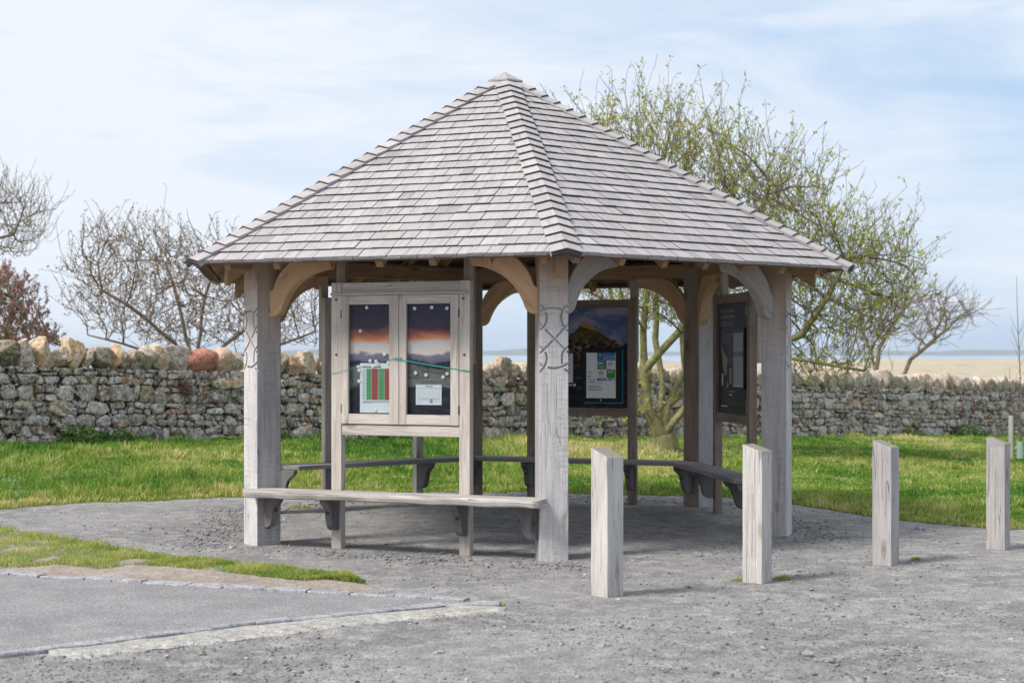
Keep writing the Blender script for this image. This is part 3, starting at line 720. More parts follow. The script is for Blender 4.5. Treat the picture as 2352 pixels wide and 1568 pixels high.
mb = MB(); poly(mb, [(212, 440), (215, 392), (232, 385), (235, 394), (246, 394), (250, 386), (260, 390), (264, 405), (325, 420), (332, 412), (345, 416), (350, 425), (383, 432), (388, 455), (405, 470), (415, 500), (350, 485), (260, 455)], .009); mb.obj('printed_castle', 'castle', cb)
mb = MB(); poly(mb, [(-286, 1120), (-286, 620), (-100, 600), (60, 585), (180, 590), (300, 600), (450, 600), (560, 625), (620, 600), (640, 640), (700, 690), (740, 720), (640, 760), (240, 800), (200, 900), (120, 880), (60, 1000)], .0105); mb.obj('printed_rocks', 'prock', cb)
mb = MB(); poly(mb, [(-286, 1360), (-286, 960), (60, 930), (160, 880), (240, 800), (500, 760), (640, 700), (752, 628), (752, 1360)], .0085); mb.obj('printed_shore', 'psea', cb)
mb = MB(); a, b = cc(272, 1308), cc(700, 700); F.rect(mb, a[0], b[0], a[1], b[1], .013, .003); mb.obj('teal_panel', 'teal', cb)
case = MB(); a, b = cc(250, 1295), cc(683, 690)
F.box(case, a[0], b[0], .0155, .045, a[1], b[1], 't'); cs = case.obj('display_case', 'black', cb, .004)
mb = MB()
def r2(x0, y0, x1, y1, n, th, mi): p, q = cc(x0, y1), cc(x1, y0); F.rect(mb, p[0], q[0], p[1], q[1], n, th, mi)
r2(302, 742, 628, 1248, .0465, .002, 0)
r2(422, 742, 622, 828, .048, .001, 1); r2(424, 830, 524, 926, .048, .001, 2); r2(528, 928, 622, 1022, .048, .001, 3); r2(422, 1024, 622, 1052, .048, .001, 1)
for x0, y0, x1, y1, mi in ((432, 848, 500, 856, 5), (432, 864, 490, 872, 5), (434, 886, 512, 889, 5), (434, 896, 500, 899, 5), (434, 906, 505, 909, 5), (545, 850, 605, 856, 4), (545, 864, 600, 870, 4), (545, 880, 580, 886, 4),
                           (440, 945, 490, 952, 4), (440, 960, 500, 967, 4), (440, 976, 490, 983, 4), (440, 1000, 515, 1003, 4), (545, 942, 605, 949, 5), (545, 958, 600, 965, 5), (460, 1034, 600, 1040, 5),
                           (320, 1108, 440, 1113, 4), (320, 1124, 465, 1129, 4), (320, 1141, 480, 1146, 4), (320, 1158, 478, 1163, 4), (318, 1000, 362, 1005, 4), (318, 1012, 345, 1016, 4)):
    r2(x0, y0, x1, y1, .049, .0008, mi)
# oak-leaf like sprays
for cx_, cy_, mi in ((455, 772, 5), (338, 965, 4)):
    for aa in (-60, -20, 20, 60, 100, 200):
        ra = math.radians(aa + 60); t0, z0 = cc(cx_, cy_)
        F.flat(mb, [(t0 + .004 * math.cos(ra) - .003 * math.sin(ra), z0 + .004 * math.sin(ra) + .003 * math.cos(ra)), (t0 + .017 * math.cos(ra), z0 + .017 * math.sin(ra)), (t0 + .004 * math.cos(ra) + .003 * math.sin(ra), z0 + .004 * math.sin(ra) - .003 * math.cos(ra))], .0495, .0008, mi)
mb.obj('information_sheet', ['paper', 'blue', 'dgreen', 'lgreen', 'ink', 'white'], cs)
t, z = cc(492, 790); text_obj('Care for the', .026, F.p(t, .0495, z), F.t, UP, 'white', cs)
t, z = cc(492, 814); text_obj('countryside', .024, F.p(t, .0495, z), F.t, UP, 'white', cs)
t, z = cc(318, 1052); text_obj('Visiting', .028, F.p(t, .0495, z), F.t, UP, 'ink', cs)
t, z = cc(318, 1080); text_obj('Lindisfarne Castle', .028, F.p(t, .0495, z), F.t, UP, 'ink', cs, sx=.85)
mb = MB(); t, z = cc(462, 1270); mb.tube([F.p(t, .044, z), F.p(t, .048, z)], .008, 12); mb.obj('lock', 'white', cs)
for x, y in ((420, 860), (533, 1032), (605, 1040), (318, 1215), (505, 1232)):
    mb = MB(); t, z = cc(x, y); mb.tube([F.p(t, .048, z), F.p(t, .054, z)], .011, 14); tag(mb.obj('magnet', 'paper'), 'small white magnet on the sheet in the black castle board case', 'magnet', 'magnets in the castle board case')
mb = MB(); a, b = cc(-120, 1078), cc(138, 748); F.rect(mb, a[0], b[0], a[1], b[1], .013, .002)
for i in range(9):
    p, q = cc(-90, 790 + i * 30), cc((100, 112, 70, 108, 88, 96, 110, 60, 30)[i], 782 + i * 30); F.rect(mb, p[0], q[0], p[1], q[1], .0145, .0008, 1)
mb.obj('text_panel', ['white', 'ink'], cb)
mb = MB(); a, b = cc(-20, 774), cc(104, 690); F.rect(mb, a[0], b[0] - .012, a[1], b[1], .0135, .002); F.rect(mb, a[0], b[0], a[1], b[1] - .012, .0137, .002); mb.obj('teal_tab', 'teal', cb)
mb = MB(); p, q = cc(30, 1112), cc(138, 1100); F.rect(mb, p[0], q[0], p[1], q[1], .0125, .001); p, q = cc(146, 1118), cc(170, 1090); F.rect(mb, p[0], q[0], p[1], q[1], .0125, .001); mb.obj('caption', 'white', cb)

# nature reserve board, facing inwards, seen edge-on
F, rb = board_unit(2, True, 'slate-grey printed board with a map and narrow black case by the right post', 'oak_brown', False)
def cn_(x, y): return (-.527 + 1.054 * (x - 75) / 350, 2.10 - (y - 165) * .00086)
mb = MB(); quad(mb, -.527, .527, 1.028, 2.10, .006); mb.obj('panel', 'pslate', rb)
t, z = cn_(95, 268); text_obj('Welcome to Lindisfarne', .052, F.p(t, .0075, z), F.t, UP, 'cream', rb)
t, z = cn_(95, 332); text_obj('National Nature Reserve', .050, F.p(t, .0075, z), F.t, UP, 'cream', rb)
mb = MB()
def r3(x0, y0, x1, y1, n=.0075, th=.001, mi=0): p, q = cn_(x0, y1), cn_(x1, y0); F.rect(mb, p[0], q[0], p[1], q[1], n, th, mi)
for i in range(4): r3(95, 372 + i * 15, 255 - (i == 3) * 20, 376 + i * 15)
r3(98, 488, 150, 494)
for i in range(9): r3(108, 512 + i * 13, 245 - 12 * (i % 3), 515 + i * 13)
for i in range(18): r3(185 + i, 640 + i * 13, 236, 643 + i * 13)
mb.obj('small_text', 'mutetext', rb)
mb = MB()
for i in range(10): r3(202, 908 + i * 18, 236 - 5 * (i % 3), 913 + i * 18)
for i in range(8): r3(116, 965 + i * 17, 132, 978 + i * 17)
r3(388, 1282, 416, 1368); r3(200, 1195, 232, 1206); r3(200, 1158, 262, 1162); r3(108, 1328, 180, 1340)
mb.obj('legend', 'white', rb)
mb = MB(); r3(377, 218, 405, 318); mb.obj('emblem', 'mint', rb)
mb = MB(); r3(392, 1300, 412, 1360, .009); mb.obj('emblem', 'purple', rb)
def poly3(mb, pts, n):
    F.flat(mb, [cn_(*p) for p in pts], n, .001)
mb = MB(); poly3(mb, [(100, 600), (125, 670), (150, 740), (180, 780), (186, 850), (172, 880), (175, 960), (160, 990), (145, 950), (130, 880), (122, 780)], .0078)
poly3(mb, [(180, 1050), (196, 1080), (188, 1130), (172, 1120)], .0078); mb.obj('printed_map', 'mapland', rb)
mb = MB()
for i in range(10):
    a0, a1 = math.radians(200 + i * 16), math.radians(200 + (i + 1) * 16)
    pts = [(270 + 170 * math.cos(a0), 1170 - 130 * math.sin(a0)), (270 + 170 * math.cos(a1), 1170 - 130 * math.sin(a1)), (270 + 160 * math.cos(a1), 1170 - 120 * math.sin(a1)), (270 + 160 * math.cos(a0), 1170 - 120 * math.sin(a0))]
    pts = [(min(max(x, 78), 422), y) for x, y in pts]
    poly3(mb, pts, .0078)
mb.obj('printed_arc', 'purple', rb)
mb = MB(); a, b = cn_(292, 1130), cn_(416, 455); F.box(mb, a[0], b[0], .009, .055, a[1], b[1], 't'); cs = mb.obj('display_case', 'black', rb, .004)
mb = MB(); a, b = cn_(304, 1085), cn_(406, 510); F.rect(mb, a[0], b[0], a[1], b[1], .0565, .002)
a, b = cn_(304, 770), cn_(406, 715); F.rect(mb, a[0], b[0], a[1], b[1], .058, .001, 1); mb.obj('information_sheet', ['greyink', 'slate'], cs)
mb = MB(); a, b = cn_(304, 1100), cn_(406, 1088); F.box(mb, a[0], b[0], .056, .060, a[1], b[1], 't'); mb.obj('case_trim', 'white', cs)
# board of the back-left side: its printed side faces into the shelter, hidden behind the front board
F, lb = board_unit(4, True, 'inward-facing oak board half hidden directly behind the glazed notice board', 'board', False)
mb = MB(); quad(mb, -.527, .527, 1.028, 2.10, .006); mb.obj('panel', 'pslate', lb)

# ------------------------------------------------------------------ benches
SZ = .49
BK = [(0, SZ - .046), (.235, SZ - .046), (.233, SZ - .076), (.218, SZ - .098), (.185, SZ - .122), (.155, SZ - .15), (.14, SZ - .19), (.132, SZ - .235), (.120, SZ - .275), (.10, SZ - .305), (.07, SZ - .322), (0, SZ - .328)]
def bracket(o_, d, parent, mat='bracket'):
    w = V((-d.y, d.x, 0)); mb = MB(); mb.prism(BK, o_, d, UP, w, .062, ga=PI / 2); b = mb.obj('bracket', mat, parent, .006)
    for ee in (1,):
        mb = MB(); c = o_ + d * .142 + UP * (SZ - .175); dd = (d + UP * -.25).normalized()
        mb.tube([c - dd * .02, c + dd * .004, c + dd * .012], [.017, .017, .010], 12); mb.obj('bolt', 'iron', b)
def seat_mesh(F_, ts, edge_n0, edge_n1, wavy):
    """plank outlined with t samples; edge_n0 (back) / edge_n1 (front) are functions of t"""
    mb = MB(); n = len(ts); th = .044; vs, gs = [], []; q = random.uniform(0, 40)
    for t in ts:
        a, b = edge_n0(t), edge_n1(t); wv = wavy * (mnoise.noise(V((t * 3.1, q, 0))) * .8 + mnoise.noise(V((t * 9., q, 3))) * .35)
        wz = wavy * mnoise.noise(V((t * 4., q, 9))) * .35
        TK = .062
        prof = [(a, SZ - .001), (b - .012 + wv, SZ + wz * .4), (b - .002 + wv, SZ - .009 + wz * .4), (b + wv * .7 + .001, SZ - .026 + wz), (b - .006 + wv * .3, SZ - TK + .009 + wz), (b - .02, SZ - TK + wz * .8), (a, SZ - TK)]
        for (nn_, zz) in prof: vs.append(F_.p(t, nn_, zz)); gs.append((t + q, nn_, zz))
    m = 7
    fs = [(i * m + j, i * m + (j + 1) % m, (i + 1) * m + (j + 1) % m, (i + 1) * m + j) for i in range(n - 1) for j in range(m)]
    fs += [tuple(range(m))[::-1], tuple((n - 1) * m + j for j in range(m))]
    mb.add(vs, fs, gs); return mb
# front bench, outside the front-left side
F = Frame(0, False)
fb = thing('bench', F.p(0, .2, 0), 'pale wavy-edged plank bench outside, below the glazed notice board', 'bench')
HB = 1.30
def fe(t): return .335 - (0 if abs(t) < HB - .05 else .05 * (1 - math.sqrt(max(0, 1 - ((abs(t) - HB + .05) / .05) ** 2))))
ts = [-HB + .0001] + [-HB + .05 * (1 - math.cos(PI / 2 * i / 5)) for i in range(1, 6)] + [i * .03 for i in range(int(-(HB - .06) / .03), int((HB - .06) / .03) + 1)] + [HB - .05 * (1 - math.cos(PI / 2 * i / 5)) for i in range(5, 0, -1)] + [HB - .0001]
mb = seat_mesh(F, ts, lambda t: .043, fe, .03)
mb.obj('seat', 'bench', fb, smooth_=False)
for e in (-1, 1): bracket(F.p(e * LT, .041, 0), F.n, fb)
a0 = ang(0); bracket(post_pt(0, .02, PW, 0), V((-math.sin(a0), math.cos(a0), 0)), fb)
a1 = ang(1); bracket(post_pt(1, .02, -PW, 0), V((math.sin(a1), -math.cos(a1), 0)), fb)
# inside benches
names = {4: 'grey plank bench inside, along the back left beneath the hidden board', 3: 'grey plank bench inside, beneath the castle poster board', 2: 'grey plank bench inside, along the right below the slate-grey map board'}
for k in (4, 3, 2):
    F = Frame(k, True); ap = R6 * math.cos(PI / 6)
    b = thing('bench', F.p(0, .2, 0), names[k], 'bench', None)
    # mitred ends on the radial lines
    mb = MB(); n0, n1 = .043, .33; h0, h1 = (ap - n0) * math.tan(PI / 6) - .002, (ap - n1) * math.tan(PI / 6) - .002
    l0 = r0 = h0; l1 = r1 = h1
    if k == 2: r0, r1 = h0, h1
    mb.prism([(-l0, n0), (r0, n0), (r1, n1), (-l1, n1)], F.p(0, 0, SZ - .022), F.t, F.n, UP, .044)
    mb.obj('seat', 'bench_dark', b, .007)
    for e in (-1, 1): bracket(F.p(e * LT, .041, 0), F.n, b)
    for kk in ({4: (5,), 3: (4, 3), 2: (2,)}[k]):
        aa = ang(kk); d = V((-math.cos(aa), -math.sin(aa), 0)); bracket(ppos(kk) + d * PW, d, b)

# ------------------------------------------------------------------ bollards
BOL = [((1359, 1395, 1436), 1378, 42, 1050, 1027, 'left-most pale bollard, square oak with a sloping top, nearest the camera'),
       ((1709, 1750, 1781), 1343, 53, 1037, 1019.6, 'square oak bollard with long cracks, in front of the right shelter post'),
       ((2009, 2047, 2076), 1301, 53, 1027.7, 1010, 'square oak bollard with a lichened top, third along beside the lawn'),
       ((2272, 2308, 2333), 1267, 56, 1019.5, 1003.6, 'greyest oak bollard at the right end of the row')]
for i, ((xl, xn, xr), yb, rdeg, ytn, ytl, lab) in enumerate(BOL):
    x, y = px(xn, yb); hw_ = .0765
    rot = math.radians(rdeg)
    # near corner at (x,y); body axes
    ax = V((math.cos(rot), math.sin(rot), 0)); ay = V((-math.sin(rot), math.cos(rot), 0))    # ax to the right-back, ay to the left-back
    d = y; znear = CAMH - (ytn - HOR) / FPX * d; zleft = CAMH - (ytl - HOR) / FPX * (d + math.cos(rot) * 2 * hw_)
    c = V((x, y, 0)); mb = MB(); q = random.uniform(0, 50); w = 2 * hw_
    # levels up the shaft, slightly irregular
    lev = [-.03, .12, .3, .5, .7, znear - .02]; vs, gs = [], []
    cor = [(0, 0), (w, 0), (w, w), (0, w)]
    for z in lev:
        for a, b in cor:
            j = 0.0015; vs.append(c + ax * (a + random.uniform(-j, j)) + ay * (b + random.uniform(-j, j)) + V((0, 0, z))); gs.append((z + q, a + q, b))
    for (a, b) in cor:
        z = znear + (zleft - znear) * (b / w); vs.append(c + ax * a + ay * b + V((0, 0, z))); gs.append((z + q, a + q, b))
    nl = len(lev) + 1
    fs = [(i_ * 4 + j, i_ * 4 + (j + 1) % 4, (i_ + 1) * 4 + (j + 1) % 4, (i_ + 1) * 4 + j) for i_ in range(nl - 1) for j in range(4)]
    mb.add(vs, fs + [(3, 2, 1, 0)], gs)
    b4 = (nl - 1) * 4; tv = [V(vs[b4 + j]) + V((0, 0, .0)) for j in range(4)]
    mb.add(tv, [(0, 1, 2, 3)], [(v.x * .3, v.y, v.z) for v in tv], mi=1)
    o = mb.obj('bollard', ['bollard' if i < 2 else 'bollard_grey', 'endgrain']); tag(o, lab, 'bollard', 'square oak bollards beside the shelter')
    bmm = bmesh.new(); bmm.from_mesh(o.data); bmesh.ops.remove_doubles(bmm, verts=bmm.verts, dist=.0002); bmm.to_mesh(o.data); bmm.free()
    b = o.modifiers.new('edges', 'BEVEL'); b.width = .005; b.segments = 2; b.limit_method = 'ANGLE'; b.angle_limit = math.radians(40)

# ------------------------------------------------------------------ ground
xs = np.unique(np.concatenate([np.linspace(-400, -40, 19), np.linspace(-40, 60, 126), np.linspace(60, 420, 25)]))
ys = np.unique(np.concatenate([np.linspace(-60, 10, 15), np.linspace(10, 60, 101), np.linspace(60, 240, 73)]))
X, Y = np.meshgrid(xs, ys); Z = gz(X, Y) + 0.
vv = np.stack([X, Y, Z], -1).reshape(-1, 3); nx = len(xs)
ii = (np.arange(len(ys) - 1)[:, None] * nx + np.arange(nx - 1)[None, :]).ravel()
tag(np_obj('ground', vv, np.stack([ii, ii + 1, ii + nx + 1, ii + nx], 1), 'lawn', smooth_=True), kind='structure')

EDGE = [(-40, 13.2), (-12, 14.6), (-5.36, 16.23), (-4.41, 16.96), (-3.02, 17.48), (-2.37, 17.75), (-.9, 18.1), (.63, 18.1), (2.3, 17.6), (3.03, 16.66), (3.74, 15.07), (4.18, 14.5), (4.73, 14.25), (8, 13.4), (40, 11)]
ex, ey = np.array(EDGE).T
def yedge(x): return np.interp(x, ex, ey)
def yedge_n(x): return yedge(x) + .05 * np.sin(x * 5.1) + .04 * np.sin(x * 13.7 + 1) + .03 * np.sin(x * 31 + 2) + .02 * np.sin(x * 67)
gx = np.concatenate([np.linspace(-40, -10, 20), np.arange(-9.9, 9.9, .04), np.linspace(10, 40, 20)])
gt = np.concatenate([np.linspace(0, .5, 6), np.linspace(.55, 1, 60)])
GX, GT = np.meshgrid(gx, gt); GY = -20 + (yedge_n(GX) + 20) * GT
GZ = gz(GX, GY) + .010 + .006 * np.sin(GX * 2.1 + GY) * np.sin(GY * 1.7)
GZ = GZ - .03 * smooth(.997, 1, GT)
vv = np.stack([GX, GY, GZ], -1).reshape(-1, 3); nx = len(gx)
ii = (np.arange(len(gt) - 1)[:, None] * nx + np.arange(nx - 1)[None, :]).ravel()
tag(np_obj('gravel_path', vv, np.stack([ii, ii + 1, ii + nx + 1, ii + nx], 1), 'gravel', smooth_=True), kind='structure')

def interp_px(lst, xs_):
    a = np.array(lst, float); return np.interp(xs_, a[:, 0], a[:, 1])
K1 = [(-2400, 1190), (-600, 1275), (0, 1322), (100, 1332), (235, 1338), (400, 1348), (560, 1358), (700, 1366), (850, 1373), (1000, 1381), (1095, 1388)]
K2 = [(-2400, 1790), (-600, 1600), (0, 1513), (50, 1507), (160, 1494), (265, 1481), (400, 1464), (560, 1443), (750, 1424), (900, 1410), (1070, 1395), (1150, 1397)]
def w_line(lst, n=60, x0=None, x1=None):
    a = np.array(lst, float); xx = np.linspace(a[0, 0] if x0 is None else x0, a[-1, 0] if x1 is None else x1, n)
    return [px(x, y) for x, y in zip(xx, np.interp(xx, a[:, 0], a[:, 1]))]
def strip(name, A, B, mat, z, rows=6, rough=0., kind='structure', zf=None):
    """sheet between two polylines with equal point counts"""
    n = len(A); vs = []
    for r in range(rows + 1):
        f = r / rows
        for i in range(n):
            x = A[i][0] * (1 - f) + B[i][0] * f; y = A[i][1] * (1 - f) + B[i][1] * f
            vs.append((x, y, z + rough * mnoise.noise(V((x * 5, y * 5, 0))) + (zf(f, i / n) if zf else 0)))
    ii = (np.arange(rows)[:, None] * n + np.arange(n - 1)[None, :]).ravel()
    fs = np.stack([ii, ii + 1, ii + n + 1, ii + n], 1)
    v_ = np.array(vs); a_ = v_[fs[len(fs) // 2][1]] - v_[fs[len(fs) // 2][0]]; b_ = v_[fs[len(fs) // 2][3]] - v_[fs[len(fs) // 2][0]]
    if a_[0] * b_[1] - a_[1] * b_[0] < 0: fs = fs[:, ::-1]
    o = np_obj(name, v_, fs, mat, smooth_=True); return tag(o, kind=kind)
strip('asphalt_road', w_line(K1, 90, -2400, 1090), w_line(K2, 90, -2400, 1090), 'asphalt', .021, 4)
# concrete haunching in front of the lower kerb
hx = np.linspace(112, 1160, 210)
HT = [px(x, y + 4) for x, y in zip(hx, interp_px(K2, hx))]
hb = interp_px([(100, 1530), (160, 1532), (250, 1512), (400, 1497), (500, 1488), (650, 1470), (800, 1450), (1000, 1428), (1100, 1419), (1140, 1412), (1160, 1404)], hx) + np.array([5.5 * mnoise.noise(V((x * .03, 0, 0))) + 5 * mnoise.noise(V((x * .09, 5, 0))) + 3 * mnoise.noise(V((x * .3, 9, 0))) for x in hx])
hb = np.array([K_ + (b_ - K_) * min(.74, .12 + ((x_ - 112) / 110)) for x_, b_, K_ in zip(hx, hb, interp_px(K2, hx) + 4)])
strip('concrete_edging', [px(x, y) for x, y in zip(hx, hb)], HT, 'concrete', .025, 8, .006, zf=lambda f, u: -.018 * (1 - f) ** 3)
# verge: bare soil with turf on top
VT = [(-2400, 1105), (-600, 1165), (0, 1217), (120, 1238), (250, 1262), (400, 1288), (560, 1302), (700, 1318), (800, 1332), (850, 1348), (870, 1366)]
vx = np.linspace(-2400, 870, 120)
strip('verge_soil', [px(x, y) for x, y in zip(vx, interp_px(VT, vx))], [px(x, y - 2) for x, y in zip(vx, interp_px(K1, vx))], 'soil', .012, 10, .01, zf=lambda f, u: .035 * math.sin(PI * min(1, max(0, f))) ** .6 * min(1, (1 - u) * 9))
def vz(x, y): return .04
# kerb stones
def kerb(lst, x0, x1, n, wdt, lab, grp, off):
    xs_ = [x0]
    pts = np.array(w_line(lst, 400, x0, x1)); seg = np.r_[0, np.cumsum(np.hypot(*np.diff(pts, axis=0).T))]
    s = 0; base = seg[-1] / n
    while s < seg[-1] - .05:
        ln = base * random.uniform(.75, 1.25); e = min(s + ln, seg[-1])
        pa = V((np.interp(s + .006, seg, pts[:, 0]), np.interp(s + .006, seg, pts[:, 1]), 0)); pb = V((np.interp(e - .006, seg, pts[:, 0]), np.interp(e - .006, seg, pts[:, 1]), 0)); s = e
        d = (pb - pa); l = d.length; d.normalize(); w = V((-d.y, d.x, 0)); mb = MB(); q = random.uniform(0, 9)
        nseg = max(3, int(l / .05)); vs = []; tilt = random.uniform(-.004, .004); tz = random.uniform(.030, .040)
        wa = wdt * random.uniform(.85, 1.15)
        for i in range(nseg + 1):
            p = pa + d * (l * i / nseg); j1 = .006 * mnoise.noise(p * 9 + V((q, 0, 0))); j2 = .006 * mnoise.noise(p * 9 + V((0, q, 0)))
            ee = .006 if i in (0, nseg) else 0
            for (a, z) in ((-wa / 2 + j1 + ee, -.01), (-wa / 2 + j1 + .002 + ee, tz - .006), (-wa / 2 + .008 + j1 + ee, tz + tilt + j2 * .4), (wa / 2 - .008 + j2 - ee, tz - tilt + j1 * .4), (wa / 2 + j2 - .002 - ee, tz - .006), (wa / 2 + j2 - ee, -.01)):
                vs.append(p + w * a + V((0, 0, z)))
        m = 6; fs = [(i * m + k, (i + 1) * m + k, (i + 1) * m + k + 1, i * m + k + 1) for i in range(nseg) for k in range(5)]
        fs += [(0, 1, 2, 3, 4, 5), tuple(nseg * m + k for k in range(5, -1, -1))]
        mb.add(vs, fs); tag(mb.obj('kerb_stone', 'kerb'), lab, 'kerb stone', grp)
kerb(K1, -260, 1085, 16, .105, 'thin grey kerb stone between the asphalt and the turfed verge', 'kerb stones along the verge side of the asphalt', 0)
kerb(K2, -260, 1150, 16, .105, 'thin slate-blue kerb stone beside the pale concrete strip', 'kerb stones along the concrete strip', 0)

# ------------------------------------------------------------------ loose gravel
def stones(P, sz, flat=.34):
    n = len(P)
    cube = np.array([[i, j, k] for i in (-1, 1) for j in (-1, 1) for k in (-1, 1)], float) * .5
    v = cube[None] * (1 + rng.uniform(-.45, .45, (n, 8, 3)))
    v *= (sz[:, None, None] * rng.uniform(.6, 1.3, (n, 1, 3)) * np.array([1, .8, flat]))
    a = rng.uniform(0, 2 * PI, n); ca, sa = np.cos(a)[:, None], np.sin(a)[:, None]
    tl = rng.uniform(-.4, .4, n)[:, None]
    x, y, z = v[..., 0], v[..., 1], v[..., 2]; z2 = z * np.cos(tl) + x * np.sin(tl); x2 = x * np.cos(tl) - z * np.sin(tl)
    v = np.stack([x2 * ca - y * sa, x2 * sa + y * ca, z2], -1) + P[:, None, :]
    f = np.array([(0, 1, 3, 2), (4, 6, 7, 5), (0, 4, 5, 1), (2, 3, 7, 6), (0, 2, 6, 4), (1, 5, 7, 3)])
    return v.reshape(-1, 3), (np.arange(n)[:, None, None] * 8 + f[None]).reshape(-1, 4)
def in_asphalt(x, y):
    """inside road or verge (approximate, in photo-plan coordinates)"""
    xd = CXP + FPX * x / y; yd = HOR + CAMH * FPX / y
    return (xd < 1120) & (yd > np.interp(xd, [p[0] for p in VT] + [1100], [p[1] for p in VT] + [1385])) & (yd < interp_px(K2, xd) + 6)
NS = 24000
D = 1 / (1 / 19 + (1 / 7.3 - 1 / 19) * rng.random(NS)) ; XX = rng.uniform(-.40, .42, NS) * D
sz = np.clip(rng.lognormal(math.log(.0062), .55, NS), .003, .026)
sz[:260] = rng.uniform(.012, .026, 260)
ok = (D < yedge(XX) - .05) & ~in_asphalt(XX, D); XX, D, sz = XX[ok], D[ok], sz[ok]
# heap of coarser stones along the shelter's drip line
NH_ = 4200; kk = rng.integers(0, 6, NH_); tt = rng.uniform(-.5, .5, NH_) * 3.3; hx_, hy_ = [], []
for k in range(6):
    m_, t_, n_ = side(k); sel = kk == k; o_ = rng.normal(.40, .16, sel.sum())
    hx_.append(m_.x + t_.x * tt[sel] + n_.x * o_); hy_.append(m_.y + t_.y * tt[sel] + n_.y * o_)
hx_, hy_ = np.concatenate(hx_), np.concatenate(hy_)
hs = np.clip(rng.lognormal(math.log(.0105), .5, NH_), .005, .032)
XX = np.r_[XX, hx_]; D = np.r_[D, hy_]; sz = np.r_[sz, hs]
P = np.stack([XX, D, gz(XX, D) + .012 + sz * .12], 1); v_, f_ = stones(P, sz)
tag(np_obj('loose_gravel', v_, f_, 'chip', rnd=np.repeat(np.clip(rng.beta(1.6, 2.2, len(sz)), 0, 1), 8)), 'loose grey slate chippings scattered over the path', 'gravel', kind='stuff')
for xd, yd, s_, lab in ((1743, 1422 * 1.0, .05, 'dark angular stone lying alone on the gravel below the second bollard'),):
    pass
def rock_verts(bm, sx, sy, sz_, planes, seed, amp=.05, fr=2.2):
    r = random.Random(seed)
    pl = []
    for _ in range(planes):
        n = V((r.gauss(0, 1), r.gauss(0, 1), r.gauss(0, 1))).normalized(); pl.append((n, r.uniform(.6, .92)))
    for v in bm.verts:
        c = v.co.copy()
        if planes > 4: c = c / (max(abs(c.x), abs(c.y), abs(c.z)) ** .62) * .92
        for n, d in pl:
            e = c.dot(n) - d
            if e > 0: c -= n * e * .93
        c += c.normalized() * amp * mnoise.noise(c * fr + V((seed * 3.7, seed, 0))) * 1.5 + c.normalized() * amp * .5 * mnoise.noise(c * fr * 3 + V((seed, 0, 0)))
        v.co = V((c.x * sx, c.y * sy, c.z * sz_))
def rock(name, loc, s, rz, planes, seed, mat, tint=None, parent=None, amp=.05, sub=3, axes=None):
    bm = bmesh.new(); bmesh.ops.create_icosphere(bm, subdivisions=sub, radius=1.)
    rock_verts(bm, s[0], s[1], s[2], planes, seed, amp)
    me = bpy.data.meshes.new(name); bm.to_mesh(me); bm.free()
    mt = Matrix.Translation(V(loc)) @ (axes if axes is not None else Matrix.Rotation(rz, 4, 'Z')); me.transform(mt)
    me.materials.append(M[mat]); me.polygons.foreach_set('use_smooth', [planes < 5] * len(me.polygons))
    if tint is not None:
        a = me.attributes.new('tint', 'FLOAT_COLOR', 'POINT'); a.data.foreach_set('color', np.tile(np.array(c4(tint), np.float32), len(me.vertices)))
    return finish(bpy.data.objects.new(name, me), parent)
for xd, yd, s_, lab in ((1855, 1508, .040, 'largest dark angular stone lying alone on the gravel in the right foreground'), (631, 1496, .024, 'dark wedge-shaped stone on the gravel just below the pale concrete strip'),
                        (1010, 1506, .034, 'flat pale split stone on the gravel below the concrete strip'), (2245, 1525, .03, 'flat dark sliver of stone near the bottom right of the gravel'),
                        (2112, 1218, .05, 'dark flat stone on the gravel between the two right bollards')):
    x, y = px(xd, yd); o = rock('stone', (x, y, .018), (s_, s_ * .7, s_ * .55), random.uniform(0, 3), 9, int(xd), 'pebble', amp=.03, sub=2)
    for p in o.data.polygons: p.use_smooth = False
    tag(o, lab, 'stone')

# ------------------------------------------------------------------ grass
def blades(name, x, y, z, h, w, rnd, mat, lean=.45, parent=None, dirs=None):
    n = len(x); a = rng.uniform(0, 2 * PI, n); la = rng.uniform(0, 2 * PI, n); ln = h * np.abs(rng.normal(0, lean, n))
    dx, dy = np.cos(a) * w / 2, np.sin(a) * w / 2; lx, ly = np.cos(la) * ln, np.sin(la) * ln
    if dirs is not None: lx, ly = lx + dirs[0] * h * .7, ly + dirs[1] * h * .7; ln = np.hypot(lx, ly)
    v = np.empty((n, 5, 3))
    v[:, 0] = np.stack([x - dx, y - dy, z - .01], 1); v[:, 1] = np.stack([x + dx, y + dy, z - .01], 1)
    v[:, 2] = np.stack([x + dx * .8 + lx * .35, y + dy * .8 + ly * .35, z + h * .6], 1); v[:, 3] = np.stack([x - dx * .8 + lx * .35, y - dy * .8 + ly * .35, z + h * .6], 1)
    v[:, 4] = np.stack([x + lx, y + ly, z + h * np.clip(1 - (ln / h) ** 2 * .35, .5, 1)], 1)
    b = np.arange(n)[:, None] * 5
    return np_obj(name, v.reshape(-1, 3), [b + np.array([[0, 1, 2, 3]]), b + np.array([[3, 2, 4]])], mat, rnd=np.repeat(np.clip(rnd, 0, 1), 5), parent=parent)
def fld(x, y, s, seed):
    r = np.random.default_rng(seed); o = np.zeros_like(x)
    for i in range(9):
        th = r.uniform(0, PI); k = s * r.uniform(.5, 2.2); o += np.sin((x * np.cos(th) + y * np.sin(th)) * k + r.uniform(0, 6)) / 3
    return o
NT = 21000
D = 1 / (1 / 44 + (1 / 13.2 - 1 / 44) * rng.random(NT)); XX = rng.uniform(-.385, .39, NT) * D
ok = (D > yedge_n(XX) - .02) & (D < 29.7 + XX * .853 - .14); XX, D = XX[ok], D[ok]; nt_ = len(XX)
